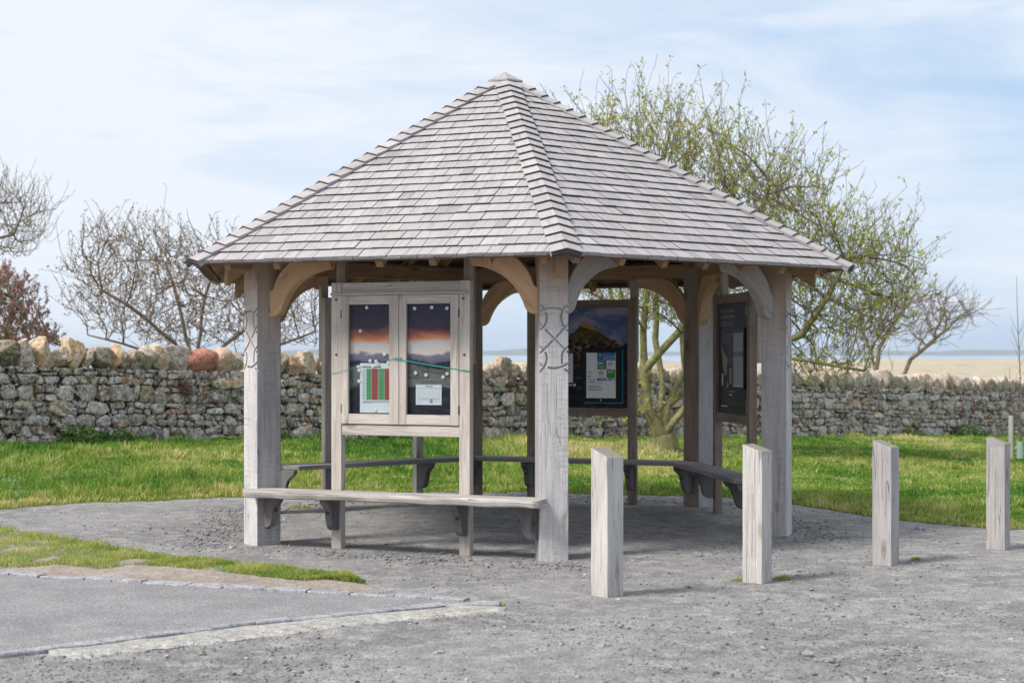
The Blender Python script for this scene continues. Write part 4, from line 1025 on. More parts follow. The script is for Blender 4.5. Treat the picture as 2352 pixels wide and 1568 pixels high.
de = D - yedge(XX); dw = 29.7 + XX * .853 - D; big = fld(XX, D, .9, 5); mid = fld(XX, D, 3.2, 3)
th_ = (.070 + .045 * np.clip(big, -.6, 1.4) + .03 * mid) * rng.uniform(.6, 1.5, nt_) * np.clip(.4 + de * .9, .4, 1) * np.where(XX > 2.5, .72, 1.1) * (1 + .6 * np.exp(-(dw / .5) ** 2))
trn = .42 + .33 * fld(XX, D, .55, 17) + .07 * mid + rng.normal(0, .19, nt_) + .34 * np.exp(-de / .45) + np.where(XX > 2.5, .10, .0) - .20 * np.exp(-(dw / 1.4) ** 2)
near_t = np.hypot(XX - 2.7, D - 26.9) < .75; th_ = np.where(near_t, .025, th_); tla = rng.uniform(0, 2 * PI, nt_); tln = rng.uniform(.1, .8, nt_)
per = 21; k = np.repeat(np.arange(nt_), per); n = len(k)
aa = rng.uniform(0, 2 * PI, n); rr = np.abs(rng.normal(0, .055, n)) * (.55 + D[k] / 28)
bx, by = XX[k] + rr * np.cos(aa), D[k] + rr * np.sin(aa)
ok = (by > yedge_n(bx) - .07) & (by < 29.7 + bx * .853 - .1); k, bx, by, aa, n = k[ok], bx[ok], by[ok], aa[ok], ok.sum()
hh = np.clip(th_[k] * rng.uniform(.55, 1.3, n), .02, .3)
o = blades('lawn_grass', bx, by, gz(bx, by), hh, .0032 + by * .00040, trn[k] + rng.normal(0, .10, n), 'blade', lean=.4,
           dirs=(np.cos(aa) * .6 + np.cos(tla[k]) * tln[k], np.sin(aa) * .6 + np.sin(tla[k]) * tln[k]))
tag(o, 'lush green grass of the lawn between path and stone wall', 'grass', kind='stuff')
NF = 190000
D = 1 / (1 / 44 + (1 / 13.2 - 1 / 44) * rng.random(NF)); XX = rng.uniform(-.385, .39, NF) * D
ok = (D > yedge_n(XX) - .05) & (D < 29.7 + XX * .853 - .1); XX, D = XX[ok], D[ok]; n = len(XX)
tag(blades('lawn_grass', XX, D, gz(XX, D), np.where(np.hypot(XX - 2.7, D - 26.9) < .6, .015, rng.uniform(.02, .055, n)), .0035 + D * .0005, .36 + .2 * fld(XX, D, .55, 17) + .1 * fld(XX, D, 3.2, 3) + rng.normal(0, .15, n) + .25 * np.exp(-(D - yedge(XX)) / .4), 'blade'), 'short undergrowth of grass beneath the taller lawn tufts', 'grass', kind='stuff')
# turf of the verge
NV = 95000
xd = rng.uniform(-700, 840, NV); tp = interp_px(VT, xd) ; bt = interp_px([(-700, 1235), (-300, 1268), (0, 1302), (80, 1305), (150, 1304), (230, 1315), (300, 1308), (400, 1312), (500, 1322), (620, 1333), (700, 1337), (760, 1333), (840, 1341)], xd)
bt = bt + 5; yd = tp + 3 + (bt - tp) * rng.random(NV) + rng.normal(0, 2.6, NV)
yy = CAMH * FPX / (yd - HOR); xx = (xd - CXP) / FPX * yy
ok = fld(xx, yy, 6., 8) > -2.2 + 1.6 * (np.abs((yd - tp) / np.maximum(bt - tp, 1) - .5) * 2) ** 6; xx, yy, n = xx[ok], yy[ok], ok.sum()
tu = fld(xx, yy, 9., 9)
tag(blades('verge_grass', xx, yy, np.full(n, .035), np.clip((.026 + .014 * tu) * rng.uniform(.5, 1.7, n), .010, .09), np.full(n, .0042), .56 + .16 * tu + rng.normal(0, .2, n), 'blade', 1.), 'short trampled turf on the verge beside the asphalt', 'grass', kind='stuff')
# weeds in the gravel
def tuft_obj(name, x, y, z, r, n, h, lab, cat, mat='weed', rn0=.5):
    a = rng.uniform(0, 2 * PI, n); rr = r * np.sqrt(rng.random(n)); xx = x + rr * np.cos(a); yy = y + rr * np.sin(a) * .6
    o = blades(name, xx, yy, np.full(n, z), h * rng.uniform(.5, 1.2, n) * (1.1 - .5 * rr / r), np.full(n, h * .07 + .002), np.clip(rng.normal(rn0, .2, n), 0, 1), mat, .6)
    return tag(o, lab, cat)
for xd, yd, r, n, h, lab in ((1800, 1334, .06, 160, .045, 'small green weed tuft at the right foot of the second bollard'), (1700, 1336, .05, 90, .03, 'tiny yellowish weed tuft at the left foot of the second bollard'),
                             (2105, 1288, .04, 90, .03, 'small weed tuft right of the third bollard'), (1150, 1394, .05, 90, .02, 'tiny weed tuft at the tip where the two kerbs meet'),
                             (690, 1167, .14, 260, .035, 'low patch of weeds in the gravel behind the bench, left of the board legs'), (595, 1250, .02, 25, .10, 'single thin weed stalk at the foot of the left front post'), (860, 1168, .10, 120, .03, 'low patch of weeds in the gravel behind the board legs')):
    x, y = px(xd, yd); tuft_obj('weed_tuft', x, y, .012, r, n, h, lab, 'weed', 'blade', .65)
# daisies
dm = MB()
for i in range(8):
    a = 2 * PI * i / 8; dm.add([(0, 0, 0), (.014 * math.cos(a - .3), .014 * math.sin(a - .3), .003), (.018 * math.cos(a), .018 * math.sin(a), .004), (.014 * math.cos(a + .3), .014 * math.sin(a + .3), .003)], [(0, 1, 2, 3)])
dmesh = dm.mesh('daisy', 'petal')
def daisy(xd, yd, lab, grp):
    x, y = px(xd, yd)
    for _ in range(3):
        y2 = (CAMH - gzf(x, y)) * FPX / (yd - HOR); x = (xd - CXP) / FPX * y2; y = y2
    o = bpy.data.objects.new('daisy', dmesh); finish(o, None, Matrix.Translation(V((x, y, gzf(x, y) + .095))) @ Matrix.Rotation(-.9, 4, 'X') @ Matrix.Scale(1.25, 4)); tag(o, lab, 'daisy', grp)
r_ = random.Random(4)
for cx_, cy_, n, sx, sy in ((20, 1120, 9, 16, 5), (50, 1152, 8, 22, 7), (195, 1112, 9, 50, 10), (365, 1088, 7, 14, 5), (100, 1106, 3, 40, 10)):
    for _ in range(n): daisy(cx_ + r_.gauss(0, sx), min(cy_ + r_.gauss(0, sy), 1157), 'small white daisy in the grass left of the shelter', 'daisies in the left lawn')
for a, b in ((2200, 1018), (2150, 1045), (2120, 1068), (2195, 1070), (2212, 1073), (1998, 1052), (1960, 1100), (2245, 1064)): daisy(a, b, 'small white daisy in the grass right of the shelter', 'daisies in the right lawn')

# ------------------------------------------------------------------ dry stone wall
WA = V((-7.66, 23.2, 0)); WD = V((21.33, 18.2, 0)).normalized(); WN = V((WD.y, -WD.x, 0))
def u_of(xd): k = (xd - CXP) / FPX; return (k * WA.y - WA.x) / (WD.x - k * WD.y)
def wp(u, v, n): p = WA + WD * u + WN * n; return V((p.x, p.y, -.039 * p.x + v))
U0, U1, WH = -2.2, u_of(2352) + 4, 1.14
wall = thing('stone_wall', wp(U0, 0, 0), 'long dry stone wall of lichened grey rubble with upright coping stones', 'wall')
rr_ = random.Random(5)
PAL = [(.42, .395, .37)] * 6 + [(.57, .54, .51)] * 6 + [(.27, .25, .235)] * 3 + [(.36, .35, .32), (.37, .34, .31), (.44, .39, .31), (.42, .34, .22), (.34, .26, .17), (.27, .18, .13), (.46, .42, .30), (.36, .23, .15)]
NCOL = [0]
def wall_stone(q0, mb):
    """q0: rough outline in (u,v)"""
    c0, c1 = sum(p[0] for p in q0) / len(q0), sum(p[1] for p in q0) / len(q0); big_ = rr_.random() < .05
    an = rr_.gauss(0, .10); sc0 = rr_.uniform(.96, 1.1) * (1.45 if big_ else 1.); ca_, sa_ = math.cos(an) * sc0, math.sin(an) * sc0
    pl = [(c0 + (p[0] - c0) * ca_ - (p[1] - c1) * sa_, c1 + (p[0] - c0) * sa_ + (p[1] - c1) * ca_) for p in q0]; q = []
    for i in range(len(pl)):
        p0, p1 = pl[i], pl[(i + 1) % len(pl)]; l = math.hypot(p1[0] - p0[0], p1[1] - p0[1])
        if l < .008: continue
        k = max(1, int(l / .05)); e = min(.2, .016 / l)
        for t in [e] + [j / (k + 1) for j in range(1, k + 1)] + [1 - e]: q.append((p0[0] + (p1[0] - p0[0]) * t, p0[1] + (p1[1] - p0[1]) * t))
    if len(q) < 5: return
    NCOL[0] += 1
    cu = sum(p[0] for p in q) / len(q); cv = sum(p[1] for p in q) / len(q); n = len(q)
    tint = rr_.choice(PAL); kf = rr_.uniform(.75, 1.2); tint = tuple(min(.62, c * kf) for c in tint)
    out = rr_.uniform(-.045, .035) + (.03 if big_ else 0); tu, tv = rr_.uniform(-.22, .22), rr_.uniform(-.25, .25); sd = rr_.uniform(0, 99)
    w_, h_ = max(p[0] for p in q) - min(p[0] for p in q), max(p[1] for p in q) - min(p[1] for p in q); size = min(w_, h_)
    ra = rr_.uniform(0, PI); rk = rr_.uniform(.0, .35); ro = rr_.uniform(-.3, .3) * size
    gap = rr_.uniform(.005, .014); sc = max(.6, 1 - gap / (size * .5)); vs = []; bul = min(1, size * 8)
    for (s_, dd) in ((1., -.11), (1., -.016), (.97, .006), (.90, .016), (.66, .022), (.33, .025)):
        for i, (a, b) in enumerate(q):
            du, dv = (a - cu) * sc * s_, (b - cv) * sc * s_
            P_ = V((a * s_ * 8 + sd, b * s_ * 8, dd * 5)); nz_ = .014 * mnoise.noise(P_) * min(1, size * 9) + .005 * mnoise.noise(P_ * 3.3)
            ridge = -rk * abs(du * math.cos(ra) + dv * math.sin(ra) - ro)
            vs.append(wp(cu + du + nz_ * .8, cv + dv + nz_ * .6, out + dd * bul + (tu * du + tv * dv + ridge + nz_ * 1.9 if dd > -.1 else 0)))
    vs.append(wp(cu, cv, out + .026 * bul - rk * abs(ro)))
    fs = [(j * n + i, j * n + (i + 1) % n, (j + 1) * n + (i + 1) % n, (j + 1) * n + i) for j in range(5) for i in range(n)] + [(5 * n + i, 5 * n + (i + 1) % n, 6 * n) for i in range(n)]
    mb.add(vs, fs, tint=tint)
mb = MB(); levels = [-.06]
while levels[-1] < WH - .1: levels.append(levels[-1] + rr_.choice((.12, .16, .20, .24, .27)))
levels[-1] = WH
def lv(j, u):
    a = .0 if j in (0, len(levels) - 1) else 1.
    return levels[j] + a * (.050 * mnoise.noise(V((u * 1.1, j * 7.3, 0))) + .032 * mnoise.noise(V((u * 3.1, j * 3.3, 5))))
def chop(pl):
    """knock random corners off"""
    out = []
    m = len(pl)
    for i in range(m):
        p, a, b = pl[i], pl[i - 1], pl[(i + 1) % m]
        if rr_.random() < .62:
            t1, t2 = rr_.uniform(.1, .42), rr_.uniform(.1, .42)
            out += [(p[0] + (a[0] - p[0]) * t1, p[1] + (a[1] - p[1]) * t1), (p[0] + (b[0] - p[0]) * t2, p[1] + (b[1] - p[1]) * t2)]
        else: out.append(p)
    return out
for j in range(len(levels) - 1):
    u = U0 + rr_.uniform(0, .2); sl = rr_.uniform(-.03, .03); H = levels[j + 1] - levels[j]
    while u < U1:
        w = H * rr_.uniform(.75, 1.2) if rr_.random() < .22 else rr_.uniform(.11, .42); w = max(.08, w); sl2 = rr_.uniform(-.045, .045)
        ub0, ub1, ut0, ut1 = u - sl, u + w - sl2, u + sl, u + w + sl2
        b0, b1, t0, t1 = lv(j, ub0), lv(j, ub1), lv(j + 1, ut0), lv(j + 1, ut1)
        # split some cells into thin stacked stones or a big stone with fillers
        r = rr_.random(); parts = []
        if r < .46 and H > .12:
            k = rr_.uniform(.35, .65); k2 = k + rr_.uniform(-.12, .12)
            ml = (ub0 + (ut0 - ub0) * k, b0 + (t0 - b0) * k); mr = (ub1 + (ut1 - ub1) * k2, b1 + (t1 - b1) * k2)
            rows_ = [((ub0, b0), (ub1, b1), mr, ml), (ml, mr, (ut1, t1), (ut0, t0))]
            for rw in rows_:
                if rr_.random() < .5 and w > .2:
                    c = rr_.uniform(.3, .7); c2 = c + rr_.uniform(-.1, .1)
                    pb = (rw[0][0] + (rw[1][0] - rw[0][0]) * c, rw[0][1] + (rw[1][1] - rw[0][1]) * c); pt = (rw[3][0] + (rw[2][0] - rw[3][0]) * c2, rw[3][1] + (rw[2][1] - rw[3][1]) * c2)
                    parts += [(rw[0], pb, pt, rw[3]), (pb, rw[1], rw[2], pt)]
                else: parts.append(rw)
        else: parts = [((ub0, b0), (ub1, b1), (ut1, t1), (ut0, t0))]
        for pp in parts: wall_stone(chop(list(pp)), mb)
        # chinking stones in the joints
        if rr_.random() < .5:
            cu_, cv_ = ut0, t0; s_ = rr_.uniform(.016, .035)
            wall_stone([(cu_ + s_ * 1.5 * math.cos(a_ * PI / 3 + .3), cv_ + s_ * math.sin(a_ * PI / 3 + .3)) for a_ in range(6)], mb)
        u += w; sl = sl2
sf = mb.obj('masonry', 'stone', wall, smooth_=True)
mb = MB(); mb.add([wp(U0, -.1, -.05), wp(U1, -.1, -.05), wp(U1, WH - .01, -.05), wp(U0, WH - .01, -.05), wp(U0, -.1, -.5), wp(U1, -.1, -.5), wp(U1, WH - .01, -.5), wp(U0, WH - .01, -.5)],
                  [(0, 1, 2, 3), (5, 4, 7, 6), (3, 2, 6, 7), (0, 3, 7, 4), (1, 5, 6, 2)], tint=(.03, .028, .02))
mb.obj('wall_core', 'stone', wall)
# coping stones: (display x, width px, height px, tint, facets)
CS = [(-25, 34, 52, (.35, .34, .3), 9), (15, 62, 58, (.17, .16, .11), 5), (62, 40, 68, (.43, .42, .40), 8), (105, 46, 68, (.42, .35, .24), 9), (155, 66, 46, (.34, .31, .25), 12), (180, 44, 72, (.50, .41, .27), 9), (205, 34, 46, (.33, .30, .25), 11),
      (240, 48, 50, (.28, .28, .26), 6), (275, 34, 54, (.50, .40, .25), 9), (288, 40, 40, (.29, .26, .22), 11), (318, 34, 44, (.30, .27, .24), 10), (345, 40, 54, (.36, .37, .34), 4), (372, 34, 58, (.46, .40, .31), 10), (408, 70, 56, (.33, .32, .31), 7),
      (470, 84, 47, (.36, .175, .14), 2), (518, 46, 52, (.48, .41, .33), 3), (548, 40, 42, (.38, .33, .26), 9), (600, 44, 46, (.40, .36, .3), 8), (645, 46, 48, (.42, .37, .3), 6), (682, 40, 44, (.42, .30, .22), 5), (712, 44, 52, (.48, .43, .35), 8)]
for i, (xd, w, h, tint, pln) in enumerate(CS):
    u = u_of(xd); dpt = wp(u, 0, 0).y; tint = (tint[0] * 1.12, tint[1] * 1.02, tint[2] * .92); sw = w / FPX * dpt / 2 / .93 * (1.13 if pln < 5 else 1.); sh = h / FPX * dpt / 2 * 1.12
    ax = Matrix((( WD.x, WN.x, 0, 0), (WD.y, WN.y, 0, 0), (0, 0, 1, 0), (0, 0, 0, 1))) @ Matrix.Rotation(random.uniform(-.12, .12), 4, 'Y')
    o = rock('coping_stone', wp(u, WH + sh * .80, -.14), (sw * 1.12, .21, sh * 1.08), 0, pln, i + 3, 'cope' if pln > 4 else 'cope_smooth', tint, wall, .05, 4 if pln > 2 else 4, ax)
    if i == 14: o['label'] = 'smooth rounded red boulder'
u = u_of(738); i = 0; rest = MB()
r_ = random.Random(21)
while u < U1:
    gr = min(1., max(0., (u - 9) / 12)); w = r_.uniform(.20, .36) * (1 + .25 * gr); h = r_.choice((.27, .30, .33, .36)) * (1 + .36 * gr)
    uu = u + w / 2; xdd = CXP + FPX * wp(uu, 0, 0).x / wp(uu, 0, 0).y
    if 1150 < xdd < 1172: h = .46; w = .34; uu = u + w / 2
    u += w * .93; i += 1
    tint = r_.choice([(.46, .40, .32), (.48, .43, .35), (.38, .35, .31), (.54, .45, .34), (.36, .31, .25), (.42, .34, .26), (.47, .43, .38)])
    ax = Matrix((( WD.x, WN.x, 0, 0), (WD.y, WN.y, 0, 0), (0, 0, 1, 0), (0, 0, 0, 1))) @ Matrix.Rotation(r_.uniform(-.12, .12), 4, 'Y')
    rock('coping_stone', wp(uu, WH + h * .40, -.14), (w * .58, .20, h * .57), 0, r_.randint(5, 8), 40 + i, 'cope', tint, wall, .06, 3, ax)
u = U0
while u < u_of(-45):
    w = r_.uniform(.22, .36); h = r_.uniform(.26, .36)
    ax = Matrix((( WD.x, WN.x, 0, 0), (WD.y, WN.y, 0, 0), (0, 0, 1, 0), (0, 0, 0, 1))); u += w * .93
    rock('coping_stone', wp(u - w / 2, WH + h * .4, -.14), (w * .58, .2, h * .57), 0, 8, int(u * 100), 'cope', (.36, .34, .3), wall, .06, 3, ax)
print('stones', NCOL, 'copes', i + len(CS))

# ------------------------------------------------------------------ plants at the wall
def plant(name, xd, yd, n, r, h, leaf, lab, cat, mat, off=.25, rn0=.5):
    """clump of leaf faces on short stems at the wall foot"""
    u = u_of(xd); p = wp(u, 0, off); vs = []; 
    a = rng.uniform(0, 2 * PI, n); rr = r * np.sqrt(rng.random(n)); hh = h * rng.random(n) * np.sqrt(np.clip(1 - (rr / r) ** 2, .05, 1))
    c = np.stack([p.x + rr * np.cos(a), p.y + rr * np.sin(a) * .6, p.z + yd + hh], 1)
    e1 = rng.normal(0, 1, (n, 3)); e1 /= np.linalg.norm(e1, axis=1)[:, None]; e2 = np.cross(e1, rng.normal(0, 1, (n, 3))); e2 /= np.linalg.norm(e2, axis=1)[:, None]
    s = leaf * rng.uniform(.6, 1.3, n)[:, None]
    v = np.stack([c - e1 * s, c + e2 * s * .5, c + e1 * s, c - e2 * s * .5], 1).reshape(-1, 3)
    f = (np.arange(n)[:, None] * 4 + np.arange(4)[None])
    root = thing(name, p, lab, cat)
    np_obj('foliage', v, f, mat, rnd=np.repeat(np.clip(rng.normal(rn0, .25, n), 0, 1), 4), parent=root)
    mb = MB()
    for k in range(10):
        aa = random.uniform(0, 2 * PI); q = p + V((math.cos(aa) * r * .6, math.sin(aa) * r * .3, yd + h * random.uniform(.5, .9))); mb.tube([p + V((0, 0, yd - .03)), (p + q) / 2 + V((0, 0, yd * .5 + h * .1)), q], [.004, .003, .002], 4)
    mb.obj('stem', 'twig', root)
plant('weed', 165, .0, 700, .34, .30, .03, 'leafy green nettle clump at the left wall foot', 'weed', 'weed', .3)
plant('weed', 245, .0, 500, .30, .24, .03, 'darker low weed clump right of the nettles at the wall foot', 'weed', 'weed', .3, .35)
plant('weed', 640, .0, 300, .22, .16, .025, 'low weeds at the wall foot just right of the left front post', 'weed', 'weed', .25)
plant('weed', 2200, .0, 600, .5, .30, .035, 'green weed clump at the foot of the far right wall', 'weed', 'weed', .3)
plant('weed', 2070, .0, 350, .35, .2, .03, 'small weed clump at the wall foot left of the larger right clump', 'weed', 'weed', .3, .6)
plant('wall_plant', 420, .72, 380, .16, .35, .022, 'dry reddish plant hanging from the wall below the grey coping left of the red boulder', 'plant', 'bud', .07, .3)
plant('wall_plant', 1168, .98, 240, .13, .2, .02, 'dark dry plant on the wall under the tall pointed coping stone', 'plant', 'bud', .08, .15)

# ------------------------------------------------------------------ trees
def colonize(seedp, par, attr, di, dk, step, iters=160, up=0., jit=.12, seed=1):
    r = np.random.default_rng(seed)
    nodes = [np.array(p, float) for p in seedp]; parent = list(par)
    A = np.array(attr, float); nd = np.full(len(A), 1e9); nn = np.zeros(len(A), int); done = 0; kids = {}
    for it in range(iters):
        new = np.array(nodes[done:])
        if len(new):
            for s in range(0, len(new), 200):
                d = np.linalg.norm(A[:, None] - new[None, s:s + 200], axis=2); j = d.argmin(1); dm = d[np.arange(len(A)), j]; better = dm < nd
                nd[better] = dm[better]; nn[better] = done + s + j[better]
        done = len(nodes); keep = nd > dk; A, nd, nn = A[keep], nd[keep], nn[keep]
        act = nd < di
        if not act.any() or len(A) == 0: break
        idx = nn[act]; dirs = A[act] - np.array(nodes)[idx]; dirs /= np.linalg.norm(dirs, axis=1)[:, None]
        acc = {}
        for k, dv in zip(idx, dirs): acc.setdefault(k, []).append(dv)
        added = 0
        for k, dl in acc.items():
            if kids.get(k, 0) > 4: continue
            d = np.sum(dl, 0) + r.normal(0, jit, 3) * len(dl) ** .5; d[2] += up * len(dl); l = np.linalg.norm(d)
            if l < 1e-6: continue
            nodes.append(nodes[k] + d / l * step); parent.append(k); kids[k] = kids.get(k, 0) + 1; added += 1
        if not added: break
    return np.array(nodes), parent
def env_pts(polys, d, thick, n, seed, gnd=None):
    """attractors inside display-space outlines, spread in depth around d"""
    r = random.Random(seed); out = []
    for poly_, cnt in polys:
        xs_ = [p[0] for p in poly_]; ys_ = [p[1] for p in poly_]; c = 0; cx_ = sum(xs_) / len(xs_); hw_ = (max(xs_) - min(xs_)) / 2
        while c < cnt:
            x, y = r.uniform(min(xs_), max(xs_)), r.uniform(min(ys_), max(ys_)); ins = False; j = len(poly_) - 1
            for i in range(len(poly_)):
                if (ys_[i] > y) != (ys_[j] > y) and x < (xs_[j] - xs_[i]) * (y - ys_[i]) / (ys_[j] - ys_[i]) + xs_[i]: ins = not ins
                j = i
            if not ins: continue
            tk = thick * math.sqrt(max(.1, 1 - ((x - cx_) / hw_) ** 2)); dd = d + r.uniform(-tk, tk)
            out.append(pxd(x, y, d) + V((0, dd - d, 0))); c += 1
    return out
def build_tree(root, nodes, parent, tip_r, big_r, matb, matt, leaf=None, shoots=0., shoot_len=.4, expo=2.3, seed=3, leafscale=.03, shoot_up=.8, rmax=None, nleaf=5, leafprob=.7, trunkname='trunk', base=None):
    r = random.Random(seed); n = len(nodes); kids = [[] for _ in range(n)]
    for i, p in enumerate(parent):
        if p >= 0: kids[p].append(i)
    nodes = [V(p) for p in nodes]; parent = list(parent); leafpts = []
    # shoots at tips
    tips = [i for i in range(n) if not kids[i]]
    mids = [i for i in range(n) if kids[i] and r.random() < shoots * .25]
    for i in [t for t in tips if r.random() < shoots] + mids:
        p0 = nodes[parent[i]] if parent[i] >= 0 else nodes[i]
        d = (nodes[i] - p0).normalized() if parent[i] >= 0 else UP
        d = (d * (1 - shoot_up) + UP * shoot_up + V((r.gauss(0, .22), r.gauss(0, .22), 0))).normalized(); ln = shoot_len * r.uniform(.35, 1.3); m = 4; k = i
        for s in range(m):
            d = (d + V((r.gauss(0, .1), r.gauss(0, .1), r.gauss(0, .06)))).normalized()
            nodes.append(nodes[k] + d * (ln / m)); parent.append(k); kids.append([]); kids[k].append(len(nodes) - 1); k = len(nodes) - 1
            if r.random() < .6:
                d2 = (d + V((r.gauss(0, .7), r.gauss(0, .7), r.gauss(0, .3)))).normalized(); nodes.append(nodes[k] + d2 * ln * .14); parent.append(k); kids.append([]); kids[k].append(len(nodes) - 1)
    n = len(nodes); rad = [0.] * n
    order = sorted(range(n), key=lambda i: 0); depth = [0] * n
    # children always have larger index than parents except inserted mid shoots (also larger)
    for i in range(n - 1, -1, -1):
        if not kids[i]: rad[i] = tip_r
        else: rad[i] = sum(rad[c] ** expo for c in kids[i]) ** (1 / expo)
        if rmax: rad[i] = min(rad[i], rmax)
        if base and i < base[0]: rad[i] = base[1]
    fat, thin = MB(), MB()
    for i in range(n):
        p = parent[i]
        if p < 0: continue
        ra, rb = min(rad[p], rad[i] * (1.35 if p > 1 or not base else 1.7)), rad[i]
        if kids[p] and len(kids[p]) == 1: ra = rad[p]
        t = fat if rb > big_r else thin
        sides = 8 if rb > .04 else (5 if rb > .012 else 3)
        t.tube([nodes[p], nodes[i]], [ra, rb], sides, caps=False)
    if fat.v: fat.obj(trunkname, matb, root, smooth_=True)
    thin.obj('branches', matt, root, smooth_=True)
    if leaf:
        c = []
        for i in range(n):
            if rad[i] < tip_r * 2.6 and r.random() < leafprob:
                for _ in range(r.randint(2, nleaf)): c.append(tuple(nodes[i] + V((r.gauss(0, leafscale * .9), r.gauss(0, leafscale * .9), r.gauss(0, leafscale * .9)))))
        c = np.array(c); m = len(c); g = np.random.default_rng(seed)
        e1 = g.normal(0, 1, (m, 3)); e1[:, 2] += .5; e1 /= np.linalg.norm(e1, axis=1)[:, None]; e2 = np.cross(e1, g.normal(0, 1, (m, 3))); e2 /= np.linalg.norm(e2, axis=1)[:, None]
        s = leafscale * g.uniform(.5, 1.2, m)[:, None]
        v = np.stack([c - e1 * s, c + e2 * s * .45, c + e1 * s, c - e2 * s * .45], 1).reshape(-1, 3)
        np_obj('foliage', v, np.arange(m)[:, None] * 4 + np.arange(4)[None], leaf, rnd=np.repeat(np.clip(g.normal(.5, .25, m), 0, 1), 4), parent=root)
        return m
def limbs(lst, d, step=.28):
    """hand-placed limbs: list of (points [(xd, yd, depth offset)], parent limb index or -1, attach at end of given point)"""
    nodes, par, ends = [], [], []
    for pts, pi, at in lst:
        P = [pxd(x, y, d) + V((0, o, 0)) for x, y, o in pts]
        start = -1
        if pi >= 0: start = ends[pi][at]
        idx = []
        prev = start
        for j, p in enumerate(P):
            if prev >= 0:
                a = nodes[prev]; L_ = (p - a).length; m = max(1, int(L_ / step))
                for q in range(1, m + 1):
                    nodes.append(a + (p - a) * (q / m) + V((random.gauss(0, .012), random.gauss(0, .012), 0))); par.append(prev); prev = len(nodes) - 1
            else: nodes.append(p); par.append(-1); prev = len(nodes) - 1
            idx.append(prev)
        ends.append(idx)
    return nodes, par
# big budding tree right of and behind the shelter
DT = 27.2
t1 = thing('budding_tree', pxd(1530, 1040, DT), 'large many-stemmed tree with yellow lichen and new green leaves behind the shelter', 'tree')
LM = [([(1530, 1045, 0), (1522, 1000, 0)], -1, 0),
      ([(1490, 940, -.1), (1478, 850, -.15), (1475, 760, -.2), (1488, 660, -.2), (1500, 560, -.2), (1490, 460, -.3)], 0, 1),
      ([(1535, 930, .1), (1575, 850, .2), (1570, 760, .3), (1600, 690, .3), (1640, 600, .4), (1660, 480, .5)], 0, 1),
      ([(1525, 880, .3), (1512, 780, .5), (1515, 680, .6), (1530, 560, .7), (1550, 420, .7)], 0, 1),
      ([(1580, 930, .0), (1640, 860, -.2), (1730, 810, -.4), (1830, 770, -.5), (1880, 690, -.6), (1930, 600, -.6)], 0, 1),
      ([(1555, 760, -.5), (1610, 650, -.6), (1680, 560, -.7), (1740, 470, -.8)], 1, 1),
      ([(1600, 880, .4), (1700, 780, .6), (1790, 700, .7), (1860, 600, .8), (1900, 520, .8)], 2, 0),
      ([(1440, 880, .3), (1425, 760, .6), (1405, 650, .8), (1390, 540, .8)], 0, 1),
      ([(1850, 830, -.8), (1960, 850, -.9)], 4, 2)]
sn, sp = limbs(LM, DT)
AT = env_pts([([(1285, 350), (1310, 300), (1370, 275), (1480, 270), (1560, 290), (1660, 320), (1770, 390), (1860, 430), (1940, 520), (2030, 560), (2090, 580), (2110, 610), (2100, 650), (2090, 720), (2040, 780), (1900, 780), (1800, 700), (1700, 640), (1560, 560), (1420, 560), (1300, 420)], 3700),
             ([(1310, 640), (1480, 560), (1700, 560), (1720, 680), (1560, 760), (1340, 720)], 1700), ([(1830, 700), (2040, 740), (2000, 850), (1900, 900), (1830, 880)], 260), ([(1560, 930), (1330, 930), (1300, 985), (1480, 990)], 30)], DT, 1.9, 0, 3)
nd_, pr_ = colonize([tuple(p) for p in sn], sp, AT, 1.5, .15, .10, 220, .07, .13, 2)
print('tree1 nodes', len(nd_))
print('leaves', build_tree(t1, nd_, pr_, .0038, .020, 'bark', 'twig', 'leaf', .9, .85, 2.5, 4, .036, .62, rmax=.115, nleaf=6, leafprob=.36, base=(2, .27)))
# brown budding shrub behind the wall, left
DS = 28.
t2 = thing('bare_shrub', pxd(455, 860, DS), 'wide leafless brown-budded shrub behind the wall, left of the shelter', 'shrub')
LM = [([(455, 900, 0), (450, 850, 0)], -1, 0), ([(400, 790, 0), (350, 740, -.2), (300, 700, -.3), (250, 670, -.4)], 0, 1), ([(420, 780, .3), (400, 700, .4), (370, 600, .5)], 0, 1), ([(460, 760, 0), (470, 680, 0), (500, 600, .1)], 0, 1),
      ([(520, 790, -.2), (590, 740, -.3), (650, 700, -.3)], 0, 1), ([(380, 820, -.3), (300, 790, -.5), (220, 770, -.5)], 0, 1), ([(540, 820, .2), (640, 790, .3), (720, 760, .4)], 0, 1)]
sn, sp = limbs(LM, DS)
AT = env_pts([([(120, 620), (200, 590), (210, 540), (280, 520), (350, 570), (360, 520), (420, 560), (500, 540), (570, 590), (640, 600), (735, 640), (735, 800), (560, 800), (380, 800), (240, 760), (150, 720), (190, 660)], 3700)], DS, 1.5, 0, 8)
nd_, pr_ = colonize([tuple(p) for p in sn], sp, AT, 1.3, .14, .09, 200, .03, .16, 5)
build_tree(t2, nd_, pr_, .0034, .02, 'twig', 'twig2', 'bud', .75, .6, 2.75, 6, .024, .5, rmax=.045, nleaf=3, leafprob=.4)
